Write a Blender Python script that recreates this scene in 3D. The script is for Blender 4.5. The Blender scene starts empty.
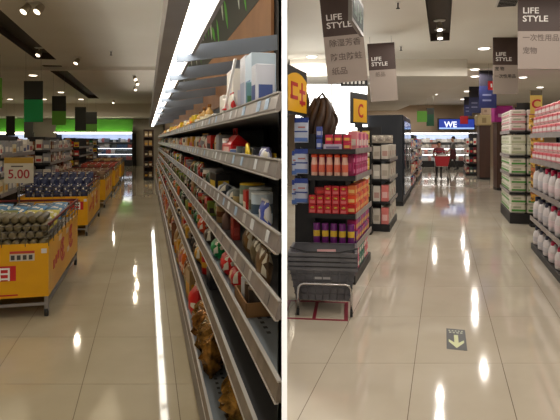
import bpy, math, random
from mathutils import Vector, Matrix
from mathutils.geometry import tessellate_polygon

random.seed(7)
SC = bpy.context.scene
COL = SC.collection
F, HY, EYE = 560.0, 140.0, 1.55          # focal length and horizon in pixels, eye height in metres

# ------------------------------------------------------------------ camera
cam = bpy.data.objects.new('camera', bpy.data.cameras.new('camera'))
COL.objects.link(cam)
cam.data.sensor_width = 36.0
cam.data.lens = 36.0
cam.data.shift_y = -70.0 / 560.0
cam.data.clip_start = 0.05
cam.location = (0, 0, EYE)
cam.rotation_euler = (math.radians(90), 0, 0)
SC.camera = cam

# ------------------------------------------------------------------ world, exposure
w = bpy.data.worlds.new('world')
SC.world = w
w.use_nodes = True
w.node_tree.nodes['Background'].inputs[0].default_value = (1.0, 0.93, 0.82, 1)
w.node_tree.nodes['Background'].inputs[1].default_value = 0.05
SC.view_settings.view_transform = 'Standard'
SC.view_settings.look = 'None'
SC.view_settings.gamma = 1.0
SC.view_settings.use_curve_mapping = False
SC.view_settings.exposure = 0.0
SC.cycles.use_denoising = True
SC.cycles.max_bounces = 6
SC.cycles.sample_clamp_indirect = 4.0

LEFT_POWER = 27.0       # each ceiling lamp of the grocery hall
RIGHT_POWER = 80.0      # each ceiling lamp of the household hall
LAMP_WARM = (1.0, 0.86, 0.66)
LAMP_NEUTRAL = (1.0, 0.93, 0.84)

# ------------------------------------------------------------------ the two halls
class Hall:
    def __init__(self, vpx):
        t = (vpx - 280.0) / F
        n = math.hypot(1, t)
        self.V = (t / n, 1 / n)
        self.U = (1 / n, -t / n)
        self.rot = -math.atan(t)
    def w(self, u, v, z=0.0):
        return Vector((u * self.U[0] + v * self.V[0], u * self.U[1] + v * self.V[1], z))
    def loc(self, X, Y):
        return X * self.U[0] + Y * self.U[1], X * self.V[0] + Y * self.V[1]
    def v_at(self, px, u):
        t = (px - 280.0) / F
        return u * (self.U[0] - t * self.U[1]) / (t * self.V[1] - self.V[0])
    def u_at(self, px, v):
        t = (px - 280.0) / F
        return v * (t * self.V[1] - self.V[0]) / (self.U[0] - t * self.U[1])
L = Hall(147.0)
R = Hall(443.0)
PART_SLOPE = 4.4 / 560.0                  # the partition runs straight away from the shopper
PL = -0.007                               # half thickness

def at(px, py, Y):
    return Vector(((px - 280.0) / F * Y, Y, EYE - (py - HY) / F * Y))

# ------------------------------------------------------------------ materials
MATS = {}
def srgb(c):
    return tuple(((x / 12.92) if x <= 0.04045 else ((x + 0.055) / 1.055) ** 2.4) for x in (v / 255.0 for v in c))
def mat(name, rgb, rough=0.5, metal=0.0, emit=0.0, spec=0.5, alpha=1.0, trans=0.0, coat=0.0):
    if name in MATS: return MATS[name]
    m = bpy.data.materials.new(name); m.use_nodes = True
    b = m.node_tree.nodes['Principled BSDF']
    c = srgb(rgb)
    b.inputs['Base Color'].default_value = (*c, 1)
    b.inputs['Roughness'].default_value = rough
    b.inputs['Metallic'].default_value = metal
    b.inputs['Specular IOR Level'].default_value = spec
    b.inputs['Coat Weight'].default_value = coat
    if trans: b.inputs['Transmission Weight'].default_value = trans
    if emit:
        b.inputs['Emission Color'].default_value = (*c, 1)
        b.inputs['Emission Strength'].default_value = emit
    MATS[name] = m
    return m
def noisy(name, rgb1, rgb2, scale=8.0, rough=0.5, metal=0.0, bump=0.0, stretch=(1, 1, 1), detail=4.0, coat=0.0, lo=0.35, hi=0.65, spec=0.5):
    if name in MATS: return MATS[name]
    m = mat(name, rgb1, rough, metal, coat=coat, spec=spec)
    nt = m.node_tree; b = nt.nodes['Principled BSDF']
    tc = nt.nodes.new('ShaderNodeTexCoord'); mp = nt.nodes.new('ShaderNodeMapping')
    mp.inputs['Scale'].default_value = stretch
    nz = nt.nodes.new('ShaderNodeTexNoise'); nz.inputs['Scale'].default_value = scale; nz.inputs['Detail'].default_value = detail
    cr = nt.nodes.new('ShaderNodeValToRGB')
    cr.color_ramp.elements[0].position = lo; cr.color_ramp.elements[1].position = hi
    cr.color_ramp.elements[0].color = (*srgb(rgb1), 1); cr.color_ramp.elements[1].color = (*srgb(rgb2), 1)
    nt.links.new(tc.outputs['Object'], mp.inputs['Vector']); nt.links.new(mp.outputs['Vector'], nz.inputs['Vector'])
    nt.links.new(nz.outputs['Fac'], cr.inputs['Fac']); nt.links.new(cr.outputs['Color'], b.inputs['Base Color'])
    if bump:
        bp = nt.nodes.new('ShaderNodeBump'); bp.inputs['Strength'].default_value = bump; bp.inputs['Distance'].default_value = 0.01
        nt.links.new(nz.outputs['Fac'], bp.inputs['Height']); nt.links.new(bp.outputs['Normal'], b.inputs['Normal'])
    return m
def printed(name, base, a, b_, scale=30.0, rough=0.4):
    """packaging print: two extra colours in broken patches over a base colour"""
    if name in MATS: return MATS[name]
    m = mat(name, base, rough)
    nt = m.node_tree; bs = nt.nodes['Principled BSDF']
    tc = nt.nodes.new('ShaderNodeTexCoord')
    nz = nt.nodes.new('ShaderNodeTexVoronoi'); nz.inputs['Scale'].default_value = scale
    cr = nt.nodes.new('ShaderNodeValToRGB'); cr.color_ramp.interpolation = 'CONSTANT'
    e = cr.color_ramp.elements
    e[0].color = (*srgb(base), 1); e[1].position = 0.62; e[1].color = (*srgb(a), 1)
    k = e.new(0.82); k.color = (*srgb(b_), 1)
    nt.links.new(tc.outputs['Object'], nz.inputs['Vector'])
    sp = nt.nodes.new('ShaderNodeSeparateColor')
    nt.links.new(nz.outputs['Color'], sp.inputs[0]); nt.links.new(sp.outputs[0], cr.inputs['Fac'])
    nt.links.new(cr.outputs['Color'], bs.inputs['Base Color'])
    return m
def colour(rgb, rough=0.45):
    return mat('paint_%d_%d_%d' % tuple(rgb), rgb, rough)

M_WHITE = mat('white_paint', (253, 253, 253), 0.6)
M_CEIL = noisy('ceiling_paint', (240, 236, 226), (232, 227, 216), 0.4, 0.7)
M_CEIL_DARK = mat('slot_paint', (74, 64, 56), 0.7)
M_TILE_L = noisy('polished_tile_grocery', (206, 194, 168), (194, 181, 154), 1.3, 0.055, bump=0.004, spec=0.5)
M_TILE_R = noisy('polished_tile_household', (220, 210, 193), (210, 199, 180), 1.3, 0.055, bump=0.004, spec=0.5)
M_GROUT = mat('grout', (120, 104, 84), 0.8)
M_GREY = noisy('grey_metal', (150, 146, 146), (136, 132, 132), 3, 0.45, 0.2)
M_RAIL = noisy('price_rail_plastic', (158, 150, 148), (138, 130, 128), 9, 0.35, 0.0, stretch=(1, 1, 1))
M_RAIL_EDGE = mat('rail_edge', (200, 196, 194), 0.3)
M_BOARD = mat('shelf_board', (98, 98, 102), 0.5, 0.2)
M_BOARD_PERF = mat('perforated_board', (132, 140, 148), 0.45, 0.3)
M_HOLE = mat('board_hole', (45, 47, 52), 0.7)
M_BLACK = mat('black_metal', (24, 24, 27), 0.5)
M_DARK = mat('dark_panel', (34, 33, 36), 0.6)
M_CHROME = mat('chrome', (205, 205, 208), 0.18, 1.0)
M_WIRE = mat('wire', (150, 150, 150), 0.3, 0.9)
M_TAG = mat('paper_tag', (228, 232, 238), 0.5)
M_TAG_BLUE = mat('paper_tag_blue', (176, 200, 226), 0.5)
M_TAG_RED = mat('paper_tag_red', (205, 70, 80), 0.5)
M_YELLOW = noisy('bin_yellow', (236, 176, 10), (224, 160, 6), 2, 0.4)
M_YEL_SIGN = mat('sign_yellow', (246, 186, 30), 0.45)
M_RED = mat('print_red', (200, 34, 40), 0.45)
M_RUBBER = mat('rubber', (38, 38, 40), 0.6)
M_BROWN_SIGN = mat('sign_brown', (74, 58, 54), 0.55)
M_GREY_SIGN = mat('sign_grey', (170, 157, 148), 0.55)
M_TXT_DARK = mat('sign_text_dark', (110, 98, 92), 0.6)
M_TXT_BLACK = mat('sign_text_black', (30, 28, 28), 0.6)
M_TXT_WHITE = mat('sign_text_white', (235, 232, 228), 0.5)
M_WOOD_BROWN = noisy('brown_laminate', (84, 58, 48), (70, 48, 40), 3, 0.4, stretch=(1, 1, 0.2))
M_HEADER = noisy('brown_header', (168, 120, 78), (150, 104, 66), 2, 0.5)

# ------------------------------------------------------------------ mesh building
class MB:
    def __init__(self):
        self.v = []; self.f = []; self.m = []; self.s = []
    def add(self, vs, fs, mi=0, smooth=False, mx=None):
        o = len(self.v)
        self.v += [tuple(mx @ Vector(p)) if mx else tuple(p) for p in vs]
        self.f += [tuple(i + o for i in q) for q in fs]
        self.m += [mi] * len(fs); self.s += [smooth] * len(fs)
        return self
    def box(self, x0, x1, y0, y1, z0, z1, mi=0, mx=None):
        vs = [(x0, y0, z0), (x1, y0, z0), (x1, y1, z0), (x0, y1, z0), (x0, y0, z1), (x1, y0, z1), (x1, y1, z1), (x0, y1, z1)]
        return self.add(vs, [(3, 2, 1, 0), (4, 5, 6, 7), (0, 1, 5, 4), (1, 2, 6, 5), (2, 3, 7, 6), (3, 0, 4, 7)], mi, False, mx)
    def rbox(self, x0, x1, y0, y1, z0, z1, b=0.006, mi=0, mx=None):
        """box with chamfered vertical and top/bottom edges"""
        b = min(b, (x1 - x0) * .3, (y1 - y0) * .3, (z1 - z0) * .3)
        def ring(i, z):
            a0, a1, c0, c1 = x0 + i, x1 - i, y0 + i, y1 - i
            k = b
            return [(a0 + k, c0, z), (a1 - k, c0, z), (a1, c0 + k, z), (a1, c1 - k, z), (a1 - k, c1, z), (a0 + k, c1, z), (a0, c1 - k, z), (a0, c0 + k, z)]
        rs = [ring(b * .7, z0), ring(0, z0 + b), ring(0, z1 - b), ring(b * .7, z1)]
        vs = [p for r in rs for p in r]; fs = []
        for k in range(3):
            for i in range(8):
                j = (i + 1) % 8
                fs.append((k * 8 + i, k * 8 + j, k * 8 + 8 + j, k * 8 + 8 + i))
        fs.append(tuple(range(7, -1, -1))); fs.append(tuple(range(24, 32)))
        return self.add(vs, fs, mi, False, mx)
    def prism(self, poly, z0, z1, mi=0, mx=None):
        n = len(poly)
        a = sum(poly[i][0] * poly[(i + 1) % n][1] - poly[(i + 1) % n][0] * poly[i][1] for i in range(n))
        if a < 0: poly = poly[::-1]
        vs = [(x, y, z0) for x, y in poly] + [(x, y, z1) for x, y in poly]
        fs = [tuple(range(n - 1, -1, -1)), tuple(range(n, 2 * n))]
        fs += [(i, (i + 1) % n, n + (i + 1) % n, n + i) for i in range(n)]
        return self.add(vs, fs, mi, False, mx)
    def lathe(self, prof, n=12, mi=0, mx=None, sx=1.0, sy=1.0, smooth=True):
        vs = []; fs = []
        for r, z in prof:
            for i in range(n):
                a = 2 * math.pi * i / n
                vs.append((r * math.cos(a) * sx, r * math.sin(a) * sy, z))
        for k in range(len(prof) - 1):
            for i in range(n):
                j = (i + 1) % n
                fs.append((k * n + i, k * n + j, k * n + n + j, k * n + n + i))
        fs.append(tuple(range(n - 1, -1, -1))); m = (len(prof) - 1) * n
        fs.append(tuple(range(m, m + n)))
        return self.add(vs, fs, mi, smooth, mx)
    def tube(self, pts, r=0.01, n=6, mi=0, closed=False, radii=None):
        P = [Vector(p) for p in pts]; vs = []; fs = []
        N = len(P); up = None
        for k in range(N):
            if closed: d = P[(k + 1) % N] - P[k - 1]
            else: d = P[min(k + 1, N - 1)] - P[max(k - 1, 0)]
            d.normalize()
            if up is None:
                up = Vector((0, 0, 1)) if abs(d.z) < .9 else Vector((1, 0, 0))
            a = d.cross(up)
            if a.length < 1e-4: a = d.cross(Vector((0, 1, 0)))
            a.normalize(); b = a.cross(d); up = b
            rr = radii[k] if radii else r
            for i in range(n):
                t = 2 * math.pi * i / n
                vs.append(P[k] + a * math.cos(t) * rr + b * math.sin(t) * rr)
        for k in range(N if closed else N - 1):
            k2 = (k + 1) % N
            for i in range(n):
                j = (i + 1) % n
                fs.append((k * n + i, k * n + j, k2 * n + j, k2 * n + i))
        if not closed:
            fs.append(tuple(range(n - 1, -1, -1))); fs.append(tuple(range((N - 1) * n, N * n)))
        return self.add(vs, fs, mi, True)
    def pillow(self, w_, d_, h_, mi=0, mx=None, seed=0, nx=6, nz=6, flat=0.12, crumple=.03):
        """a filled bag standing up: thick in the middle, thin crimped ends"""
        rnd = random.Random(seed); vs = []; fs = []
        for side in (-1, 1):
            for k in range(nz + 1):
                z = h_ * k / nz; tz = abs(2 * k / nz - 1)
                for i in range(nx + 1):
                    x = w_ * (i / nx - .5); tx = abs(2 * i / nx - 1)
                    th = (1 - tz ** 3) * (1 - tx ** 4)
                    y = side * (d_ * .5 * (flat + (1 - flat) * th) + rnd.uniform(-crumple, crumple) * d_ * th)
                    vs.append((x * (1 - .05 * th), y, z))
        s = (nx + 1) * (nz + 1)
        for k in range(nz):
            for i in range(nx):
                a = k * (nx + 1) + i
                fs.append((a, a + 1, a + nx + 2, a + nx + 1))
                fs.append((s + a + 1, s + a, s + a + nx + 1, s + a + nx + 2))
        for k in range(nz):
            a = k * (nx + 1); fs.append((s + a, a, a + nx + 1, s + a + nx + 1))
            a += nx; fs.append((a, s + a, s + a + nx + 1, a + nx + 1))
        for i in range(nx):
            fs.append((s + i, s + i + 1, i + 1, i)); a = nz * (nx + 1) + i
            fs.append((a, a + 1, s + a + 1, s + a))
        return self.add(vs, fs, mi, True, mx)
    def mesh(self, name, mats):
        me = bpy.data.meshes.new(name)
        me.from_pydata(self.v, [], self.f)
        for m in (mats if isinstance(mats, (list, tuple)) else [mats]): me.materials.append(m)
        me.polygons.foreach_set('material_index', self.m)
        me.polygons.foreach_set('use_smooth', self.s)
        me.update()
        return me
    def build(self, name, mats, parent=None, loc=None, rot=0.0):
        o = bpy.data.objects.new(name, self.mesh(name, mats)); COL.objects.link(o)
        if parent is not None: o.parent = parent
        if loc is not None: o.location = loc
        o.rotation_euler.z = rot
        return o

def empty(name, loc, rot=0.0):
    o = bpy.data.objects.new(name, None); COL.objects.link(o)
    o.location = loc; o.rotation_euler.z = rot; o.empty_display_size = .1
    return o
KIDS = {}
def kids(o):
    return [c for c in bpy.data.objects if c.parent == o]
class Proto:
    """a thing given as [(part name, mesh, [(sub name, mesh)...])]; place() links copies that share mesh data"""
    def __init__(self, name, parts):
        self.name = name; self.parts = parts
    def place(self, loc, rot=0.0, tilt=(0, 0), scale=None):
        if len(self.parts) == 1 and not self.parts[0][2]:
            o = bpy.data.objects.new(self.name, self.parts[0][1]); COL.objects.link(o)
        else:
            o = bpy.data.objects.new(self.name, None); COL.objects.link(o); o.empty_display_size = .05
            for pn, me, subs in self.parts:
                p = bpy.data.objects.new(pn, me); COL.objects.link(p); p.parent = o
                for sn, sm in subs:
                    s = bpy.data.objects.new(sn, sm); COL.objects.link(s); s.parent = p
        o.location = loc; o.rotation_euler = (tilt[0], tilt[1], rot)
        if scale: o.scale = scale
        return o
PENDING = {}
ORD = ['first', 'second', 'third', 'fourth', 'fifth', 'sixth', 'seventh', 'eighth', 'ninth', 'tenth', 'eleventh', 'twelfth']
def ordn(i):
    if i < len(ORD): return ORD[i]
    n = i + 1
    return '%d%s' % (n, 'th' if 10 <= n % 100 <= 20 else {1: 'st', 2: 'nd', 3: 'rd'}.get(n % 10, 'th'))
def tag(o, label, cat, group=None, order=None, key=0.0):
    """order: phrase saying from where look-alikes with this label are counted; key sorts them"""
    o['label'] = label; o['category'] = cat
    if group: o['group'] = group
    if order: PENDING.setdefault((label, order), []).append((key, len(PENDING), o))
    return o
def finish_labels():
    for (label, order), items in PENDING.items():
        if len(items) == 1: continue
        items.sort(key=lambda t: t[0])
        for i, (_, _, o) in enumerate(items):
            o['label'] = '%s %s, from %s' % (ordn(i), label, order)
def struct(o):
    o['kind'] = 'structure'; return o
def stuff(o):
    o['kind'] = 'stuff'; return o

def text_mesh(body, size, name='lettering', depth=0.001, align='LEFT', bold=0.0, sx=1.0):
    cu = bpy.data.curves.new(name, 'FONT'); cu.body = body; cu.size = size; cu.extrude = depth
    cu.align_x = align; cu.resolution_u = 3; cu.offset = bold
    ob = bpy.data.objects.new(name, cu); COL.objects.link(ob)
    dg = bpy.context.evaluated_depsgraph_get()
    me = bpy.data.meshes.new_from_object(ob.evaluated_get(dg))
    bpy.data.objects.remove(ob); bpy.data.curves.remove(cu)
    me.transform(Matrix.Diagonal((sx, 1, 1, 1)))
    me.name = name
    return me
def text_part(body, size, m, parent, x, y, z, name='lettering', align='LEFT', rx=math.pi / 2, rz=0.0, bold=0.0, sx=1.0):
    me = text_mesh(body, size, name, align=align, bold=bold, sx=sx); me.materials.clear(); me.materials.append(m)
    o = bpy.data.objects.new(name, me); COL.objects.link(o); o.parent = parent
    o.location = (x, y, z); o.rotation_euler = (rx, 0, rz)
    return o
# ================================================================== SETTING
CZ = 3.6
def clip(poly, a, b, c):
    """keep the side a*x + b*y <= c"""
    out = []
    for i in range(len(poly)):
        p, q = poly[i], poly[(i + 1) % len(poly)]
        dp, dq = a * p[0] + b * p[1] - c, a * q[0] + b * q[1] - c
        if dp <= 0: out.append(p)
        if (dp < 0 < dq) or (dq < 0 < dp):
            t = dp / (dp - dq); out.append((p[0] + t * (q[0] - p[0]), p[1] + t * (q[1] - p[1])))
    return out
def area(p):
    return abs(sum(p[i][0] * p[(i + 1) % len(p)][1] - p[(i + 1) % len(p)][0] * p[i][1] for i in range(len(p)))) / 2

# ---- floor: grout slab with polished tiles laid on it, joints along each aisle
fl = struct(MB().box(-24, 20, -5, 37, -0.12, -0.002).build('floor', M_GROUT))
fl['label'] = 'polished beige tile floor with thin brown joints'
def lay_tiles(hall, u0, du, k0, k1, y0, dy, j0, j1, side, m, ynear, yfar, ufar):
    field = MB(); G = 0.0022
    for j in range(j0, j1):
        for k in range(k0, k1):
            ys = (y0 + dy * j + G, y0 + dy * (j + 1) - G)
            us = (u0 + du * k + G, u0 + du * (k + 1) - G)
            X = lambda u, Y: (u - Y * hall.U[1]) / hall.U[0]
            poly = [(X(us[0], ys[0]), ys[0]), (X(us[1], ys[0]), ys[0]), (X(us[1], ys[1]), ys[1]), (X(us[0], ys[1]), ys[1])]
            poly = clip(poly, side, -side * PART_SLOPE, 0.0)
            poly = clip(poly, -1, 0, 23.9); poly = clip(poly, 1, 0, 19.9)
            poly = clip(poly, 0, -1, 4.9) if poly else poly
            if len(poly) < 3 or area(poly) < .002: continue
            cx = sum(p[0] for p in poly) / len(poly); cy = sum(p[1] for p in poly) / len(poly)
            px = 280 + F * cx / cy if cy > .5 else -999
            if ynear < cy < yfar and -60 < px < 620 and abs(u0 + du * k) < ufar:
                MB().prism(poly, -0.011, 0.0).build('tile', m, fl)
            else:
                field.prism(poly, -0.011, 0.0)
    stuff(field.build('tile_field', m, fl))
lay_tiles(L, -0.40, 0.58, -46, 7, 3.557, 0.85, -11, 40, 1, M_TILE_L, 2.2, 12.5, 5.5)
lay_tiles(R, -0.19, 0.583, -18, 34, 3.89, 1.02, -9, 33, -1, M_TILE_R, 2.2, 14.5, 5.0)

# ---- ceiling with recessed lamp slots
def rect_local(hall, u0, u1, v0, v1):
    return [hall.w(u0, v0), hall.w(u1, v0), hall.w(u1, v1), hall.w(u0, v1)]
SLOTS = [(L, -2.75, -2.25, 5.0, 15.2), (L, -2.80, -2.30, 16.4, 29.0), (R, -0.25, 0.13, 4.5, 12.05)]
outer = [Vector((-24, -5, 0)), Vector((20, -5, 0)), Vector((20, 37, 0)), Vector((-24, 37, 0))]
loops = [outer] + [rect_local(*s)[::-1] for s in SLOTS]
flat = [p for lp in loops for p in lp]
tris = tessellate_polygon(loops)
cb = MB(); cb.add([(p.x, p.y, CZ) for p in flat], tris)
cb.box(-24, 20, -5, 37, CZ + .45, CZ + .5)
ce = struct(cb.build('ceiling', M_CEIL)); ce['label'] = 'plain off-white ceiling with dark recessed lamp slots'
for s in SLOTS:
    p = rect_local(*s); b = MB()
    for i in range(4):
        a, c = p[i], p[(i + 1) % 4]
        b.add([(a.x, a.y, CZ), (c.x, c.y, CZ), (c.x, c.y, CZ + .16), (a.x, a.y, CZ + .16)], [(0, 1, 2, 3)])
    b.add([(q.x, q.y, CZ + .16) for q in p], [(0, 1, 2, 3)])
    b.build('lamp_slot', M_CEIL_DARK, ce)

# ---- partition and outer walls
pb = MB()
def strip(y0, y1, h):
    a, b_ = PART_SLOPE * y0, PART_SLOPE * y1
    pb.prism([(a - h, y0), (a + h, y0), (b_ + h, y1), (b_ - h, y1)], 0.0, CZ)
strip(1.02, 4.6, 0.0050); strip(4.6, 35.5, 0.018)
pt = struct(pb.build('wall_partition', M_WHITE)); pt['label'] = 'thin white partition wall seen edge on between the two halls'
M_WALL = noisy('wall_paint', (214, 206, 192), (204, 196, 182), 0.6, 0.6)
for nm, (x0, x1, y0, y1) in {'wall_back': (-24, 20, -5.2, -5), 'wall_left': (-24.2, -24, -5, 37), 'wall_right': (20, 20.2, -5, 37), 'wall_far': (-24, 20, 37, 37.2)}.items():
    o = struct(MB().box(x0, x1, y0, y1, 0, CZ).build(nm, M_WALL)); o['label'] = 'plain pale shop wall'
# beam across the grocery ceiling, dropped soffit over the far chillers
o = struct(MB().box(-20, -2.7, 15.65, 15.8, CZ - .10, CZ).build('trim_1', M_CEIL)); o['label'] = 'shallow ceiling beam crossing the grocery hall'
o = struct(MB().box(-23.9, -3.2, 31.5, 36.9, 2.86, CZ).build('trim_2', M_CEIL)); o['label'] = 'dropped soffit above the far chiller wall'
# dropped soffit with a slanting edge over the household hall
sof = [(0.25, 14.2), (4.75, 14.2), (5.2, 15.6), (6.45, 31.0), (0.4, 31.0)]
M_SOF = noisy('soffit_paint', (236, 230, 218), (228, 221, 208), 0.5, 0.6)
o = struct(MB().prism(sof, 3.17, CZ).build('trim_3', M_SOF)); o['label'] = 'pale dropped soffit with slanting edge over the household aisle'
o = struct(MB().box(4.9, 19.9, 15.0, 15.12, CZ - .12, CZ).build('trim_4', M_CEIL)); o['label'] = 'shallow ceiling beam across the household hall'

# ------------------------------------------------------------------ ceiling lamps
M_LAMP_L = mat('lamp_warm', (255, 236, 205), emit=5.0)
M_LAMP_R = mat('lamp_neutral', (255, 246, 232), emit=5.0)
M_TRIM = mat('lamp_trim', (225, 222, 215), 0.4)
_ring = MB().lathe([(.125, -.012), (.155, -.012), (.16, 0.0), (.125, 0.0)], 16)
ME_RING = _ring.mesh('trim_ring', M_TRIM)
ME_DISC_L = MB().lathe([(.05, -.034), (.10, -.028), (.124, -.014), (.124, -.002)], 16).mesh('diffuser', M_LAMP_L)
ME_DISC_R = MB().lathe([(.05, -.034), (.10, -.028), (.124, -.014), (.124, -.002)], 16).mesh('diffuser', M_LAMP_R)
SPOTS = {}
def lamp_data(power, col, size=3.05):
    k = (power, col, size)
    if k not in SPOTS:
        d = bpy.data.lights.new('lamp', 'SPOT'); d.energy = power; d.color = col
        d.spot_size = size; d.spot_blend = 0.2; d.shadow_soft_size = 0.03
        SPOTS[k] = d
    return SPOTS[k]
def downlight(p, left, power, label, group, order=None, key=0.0):
    t = Proto('downlight', [('trim_ring', ME_RING, []), ('diffuser', ME_DISC_L if left else ME_DISC_R, [])]).place(p)
    if power:
        l = bpy.data.objects.new('lamp', lamp_data(power, LAMP_WARM if left else LAMP_NEUTRAL)); COL.objects.link(l)
        l.parent = t; l.location = (0, 0, -.05)
    return tag(t, label, 'lamp', group, order, key)
def ceil_at(px, py, z=CZ):
    Y = (z - EYE) * F / (HY - py); return Vector(((px - 280) / F * Y, Y, z))
for px, py in ((33, 75), (61, 92), (81, 105), (10, 106), (44, 109)):
    p = ceil_at(px, py)
    if p.y > 28: p = Vector(((px - 280) / F * 28.0, 28.0, CZ))
    downlight(p, True, LEFT_POWER * 1.5, 'round recessed downlight in the grocery ceiling', 'grocery hall downlights', 'the camera', p.y)
for u, v in ((-1.6, 1.5), (-1.6, 4.5), (-4.4, 4.0), (-1.5, 7.6), (-4.6, 8.0), (-7.5, 12)):  # lamps added out of view to light the near grocery hall
    downlight(L.w(u, v, CZ), True, LEFT_POWER, 'added unseen downlight high above the yellow bins', 'grocery hall downlights', 'the camera', v)
for px, py in ((484, 48), (475, 69), (475, 76), (467, 91), (463, 99), (523, 77), (540, 87)):
    p = ceil_at(px, py)
    downlight(p, False, RIGHT_POWER, 'round recessed downlight in the household ceiling', 'household hall downlights', 'the camera', p.y)
p = at(312, 58, 13.6); p.z = CZ
downlight(Vector((0.78, 13.7, CZ)), False, RIGHT_POWER, 'bright recessed downlight above the yellow sale board', 'household hall downlights')
for px, py in ((443, 97), (446, 104)):
    p = ceil_at(px, py, 3.17)
    downlight(Vector((6.9, 25.0 + (py - 97) * .8, CZ)), False, RIGHT_POWER, 'small distant downlight over the household aisle', 'household hall downlights', 'the camera', py)
for u, v in ((0.8, -3.6), (3.2, -2.6), (1.0, -.6), (2.2, 3.0), (1.25, 5.6), (2.8, 6.0), (-0.6, 7.3)):  # added lamps, out of view overhead and behind the camera, for frontal light
    downlight(R.w(u, v, CZ), False, RIGHT_POWER, 'added unseen downlight high above the household aisle', 'household hall downlights', 'the camera', v)

# adjustable spotlights
M_SPOT_BODY = mat('spot_body', (178, 168, 150), 0.35, 0.4)
def spotlight(p, left, label, group, aim=(0.3, -0.5), power=0.0, order=None, key=0.0, n=1, hang=.05):
    t = empty('ceiling_spotlight', p)
    MB().lathe([(.10, -.015), (.11, 0)], 14).build('mounting_plate', M_TRIM, t)
    for i in range(n):
        off = (i - (n - 1) / 2) * .2
        MB().tube([(off, 0, -.01), (off, 0, -hang - .04)], .012).build('arm', M_TRIM, t)
        a = MB().lathe([(.045, .07), (.058, .02), (.062, -.07), (.052, -.075)], 12).build('lamp_head', M_SPOT_BODY, t, (off, 0, -hang - .05))
        a.rotation_euler = (aim[1], aim[0], 0)
        MB().lathe([(.05, -.08), (.05, -.076)], 12).build('lens', M_LAMP_L if left else M_LAMP_R, a)
    if power:
        l = bpy.data.objects.new('lamp', lamp_data(power, LAMP_WARM if left else LAMP_NEUTRAL)); COL.objects.link(l)
        l.parent = t; l.location = (0, 0, -.2)
    return tag(t, label, 'lamp', group, order, key)
spotlight(ceil_at(33, 2), True, 'large twin spotlight on the ceiling beside the dark slot', 'grocery spotlights', (0.4, -.6), LEFT_POWER, n=2)
spotlight(ceil_at(77, 57), True, 'small warm spotlight on bare ceiling right of the dark slot', 'grocery spotlights', (0.3, -.5), LEFT_POWER)
for px, py in ((135, 75), (137, 80), (135, 86)):
    p = ceil_at(px, py)
    spotlight(p, True, 'small spotlight in the row of three near the shelf canopy', 'grocery spotlights', (-.5, -.6), LEFT_POWER * .6, 'the camera', p.y)
p = ceil_at(1.6, 97); spotlight(p, True, 'tiny far spotlight beyond the dark slot', 'grocery spotlights', (.1, -.5), LEFT_POWER * .6)
p = ceil_at(114, 107); p.y = min(p.y, 31.0); spotlight(Vector((-8.5, 28.6, CZ)), True, 'distant bright spotlight before the green chiller header', 'grocery spotlights', (.1, -.7), LEFT_POWER)
spotlight(L.w(-2.5, 14.3, CZ + .15), True, 'warm spotlight hanging inside the dark ceiling slot', 'grocery spotlights', (.2, -.6), LEFT_POWER, hang=.08)
spotlight(R.w(-.06, 10.7, CZ + .15), False, 'slot spotlight nearer to the camera over the household aisle', 'household slot spotlights', (0, -.3), RIGHT_POWER, hang=.06)
spotlight(R.w(-.06, 11.6, CZ + .15), False, 'slot spotlight at the far end of the household ceiling slot', 'household slot spotlights', (0, -.3), RIGHT_POWER, hang=.06)

# added unseen spotlight that whitens the partition end, behind the shopper's right shoulder
t = spotlight(Vector((.62, -.40, CZ)), False, 'added unseen spotlight whitening the end of the partition', 'household slot spotlights', (0, .5))
d = bpy.data.lights.new('lamp', 'SPOT'); d.energy = 330; d.color = (1, .97, .92); d.spot_size = math.radians(34); d.spot_blend = .3; d.shadow_soft_size = .02
l = bpy.data.objects.new('lamp', d); COL.objects.link(l); l.parent = t; l.location = (-.05, .08, -.24)
l.rotation_euler = (Vector((0.0, 1.02, 1.42)) - Vector((.57, -.32, CZ - .24))).to_track_quat('-Z', 'Y').to_euler()

# air vent and sprinkler heads
vt = empty('ceiling_vent', ceil_at(508, 1), R.rot); tag(vt, 'slatted air vent in the household ceiling near the right signs', 'vent')
MB().box(-.16, .16, -.3, .3, -.02, 0).build('frame', M_TRIM, vt)
for k in range(6): MB().box(-.13, .13, -.25 + k * .09, -.205 + k * .09, -.028, -.018).build('slat', M_DARK, vt)
for px, py, lb in ((398, 2, 'small sprinkler head near the farther left sign'), (401, 46, 'tiny sprinkler head right of the farther left sign'), (111, 51, 'small sprinkler head in the bare grocery ceiling')):
    t = empty('sprinkler_head', ceil_at(px, py)); tag(t, lb, 'sprinkler')
    MB().lathe([(.012, -.09), (.012, 0)], 8).build('stem', M_DARK, t); MB().lathe([(.04, -.012), (.045, 0)], 10).build('escutcheon', M_TRIM, t); MB().lathe([(.03, -.10), (.03, -.092)], 10).build('deflector', M_DARK, t)

o = struct(MB().box(-23.9, -3.3, 34.3, 34.45, 0, 2.86).build('wall_far_left', M_WALL)); o['label'] = 'pale wall behind the far grocery chillers'

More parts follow.
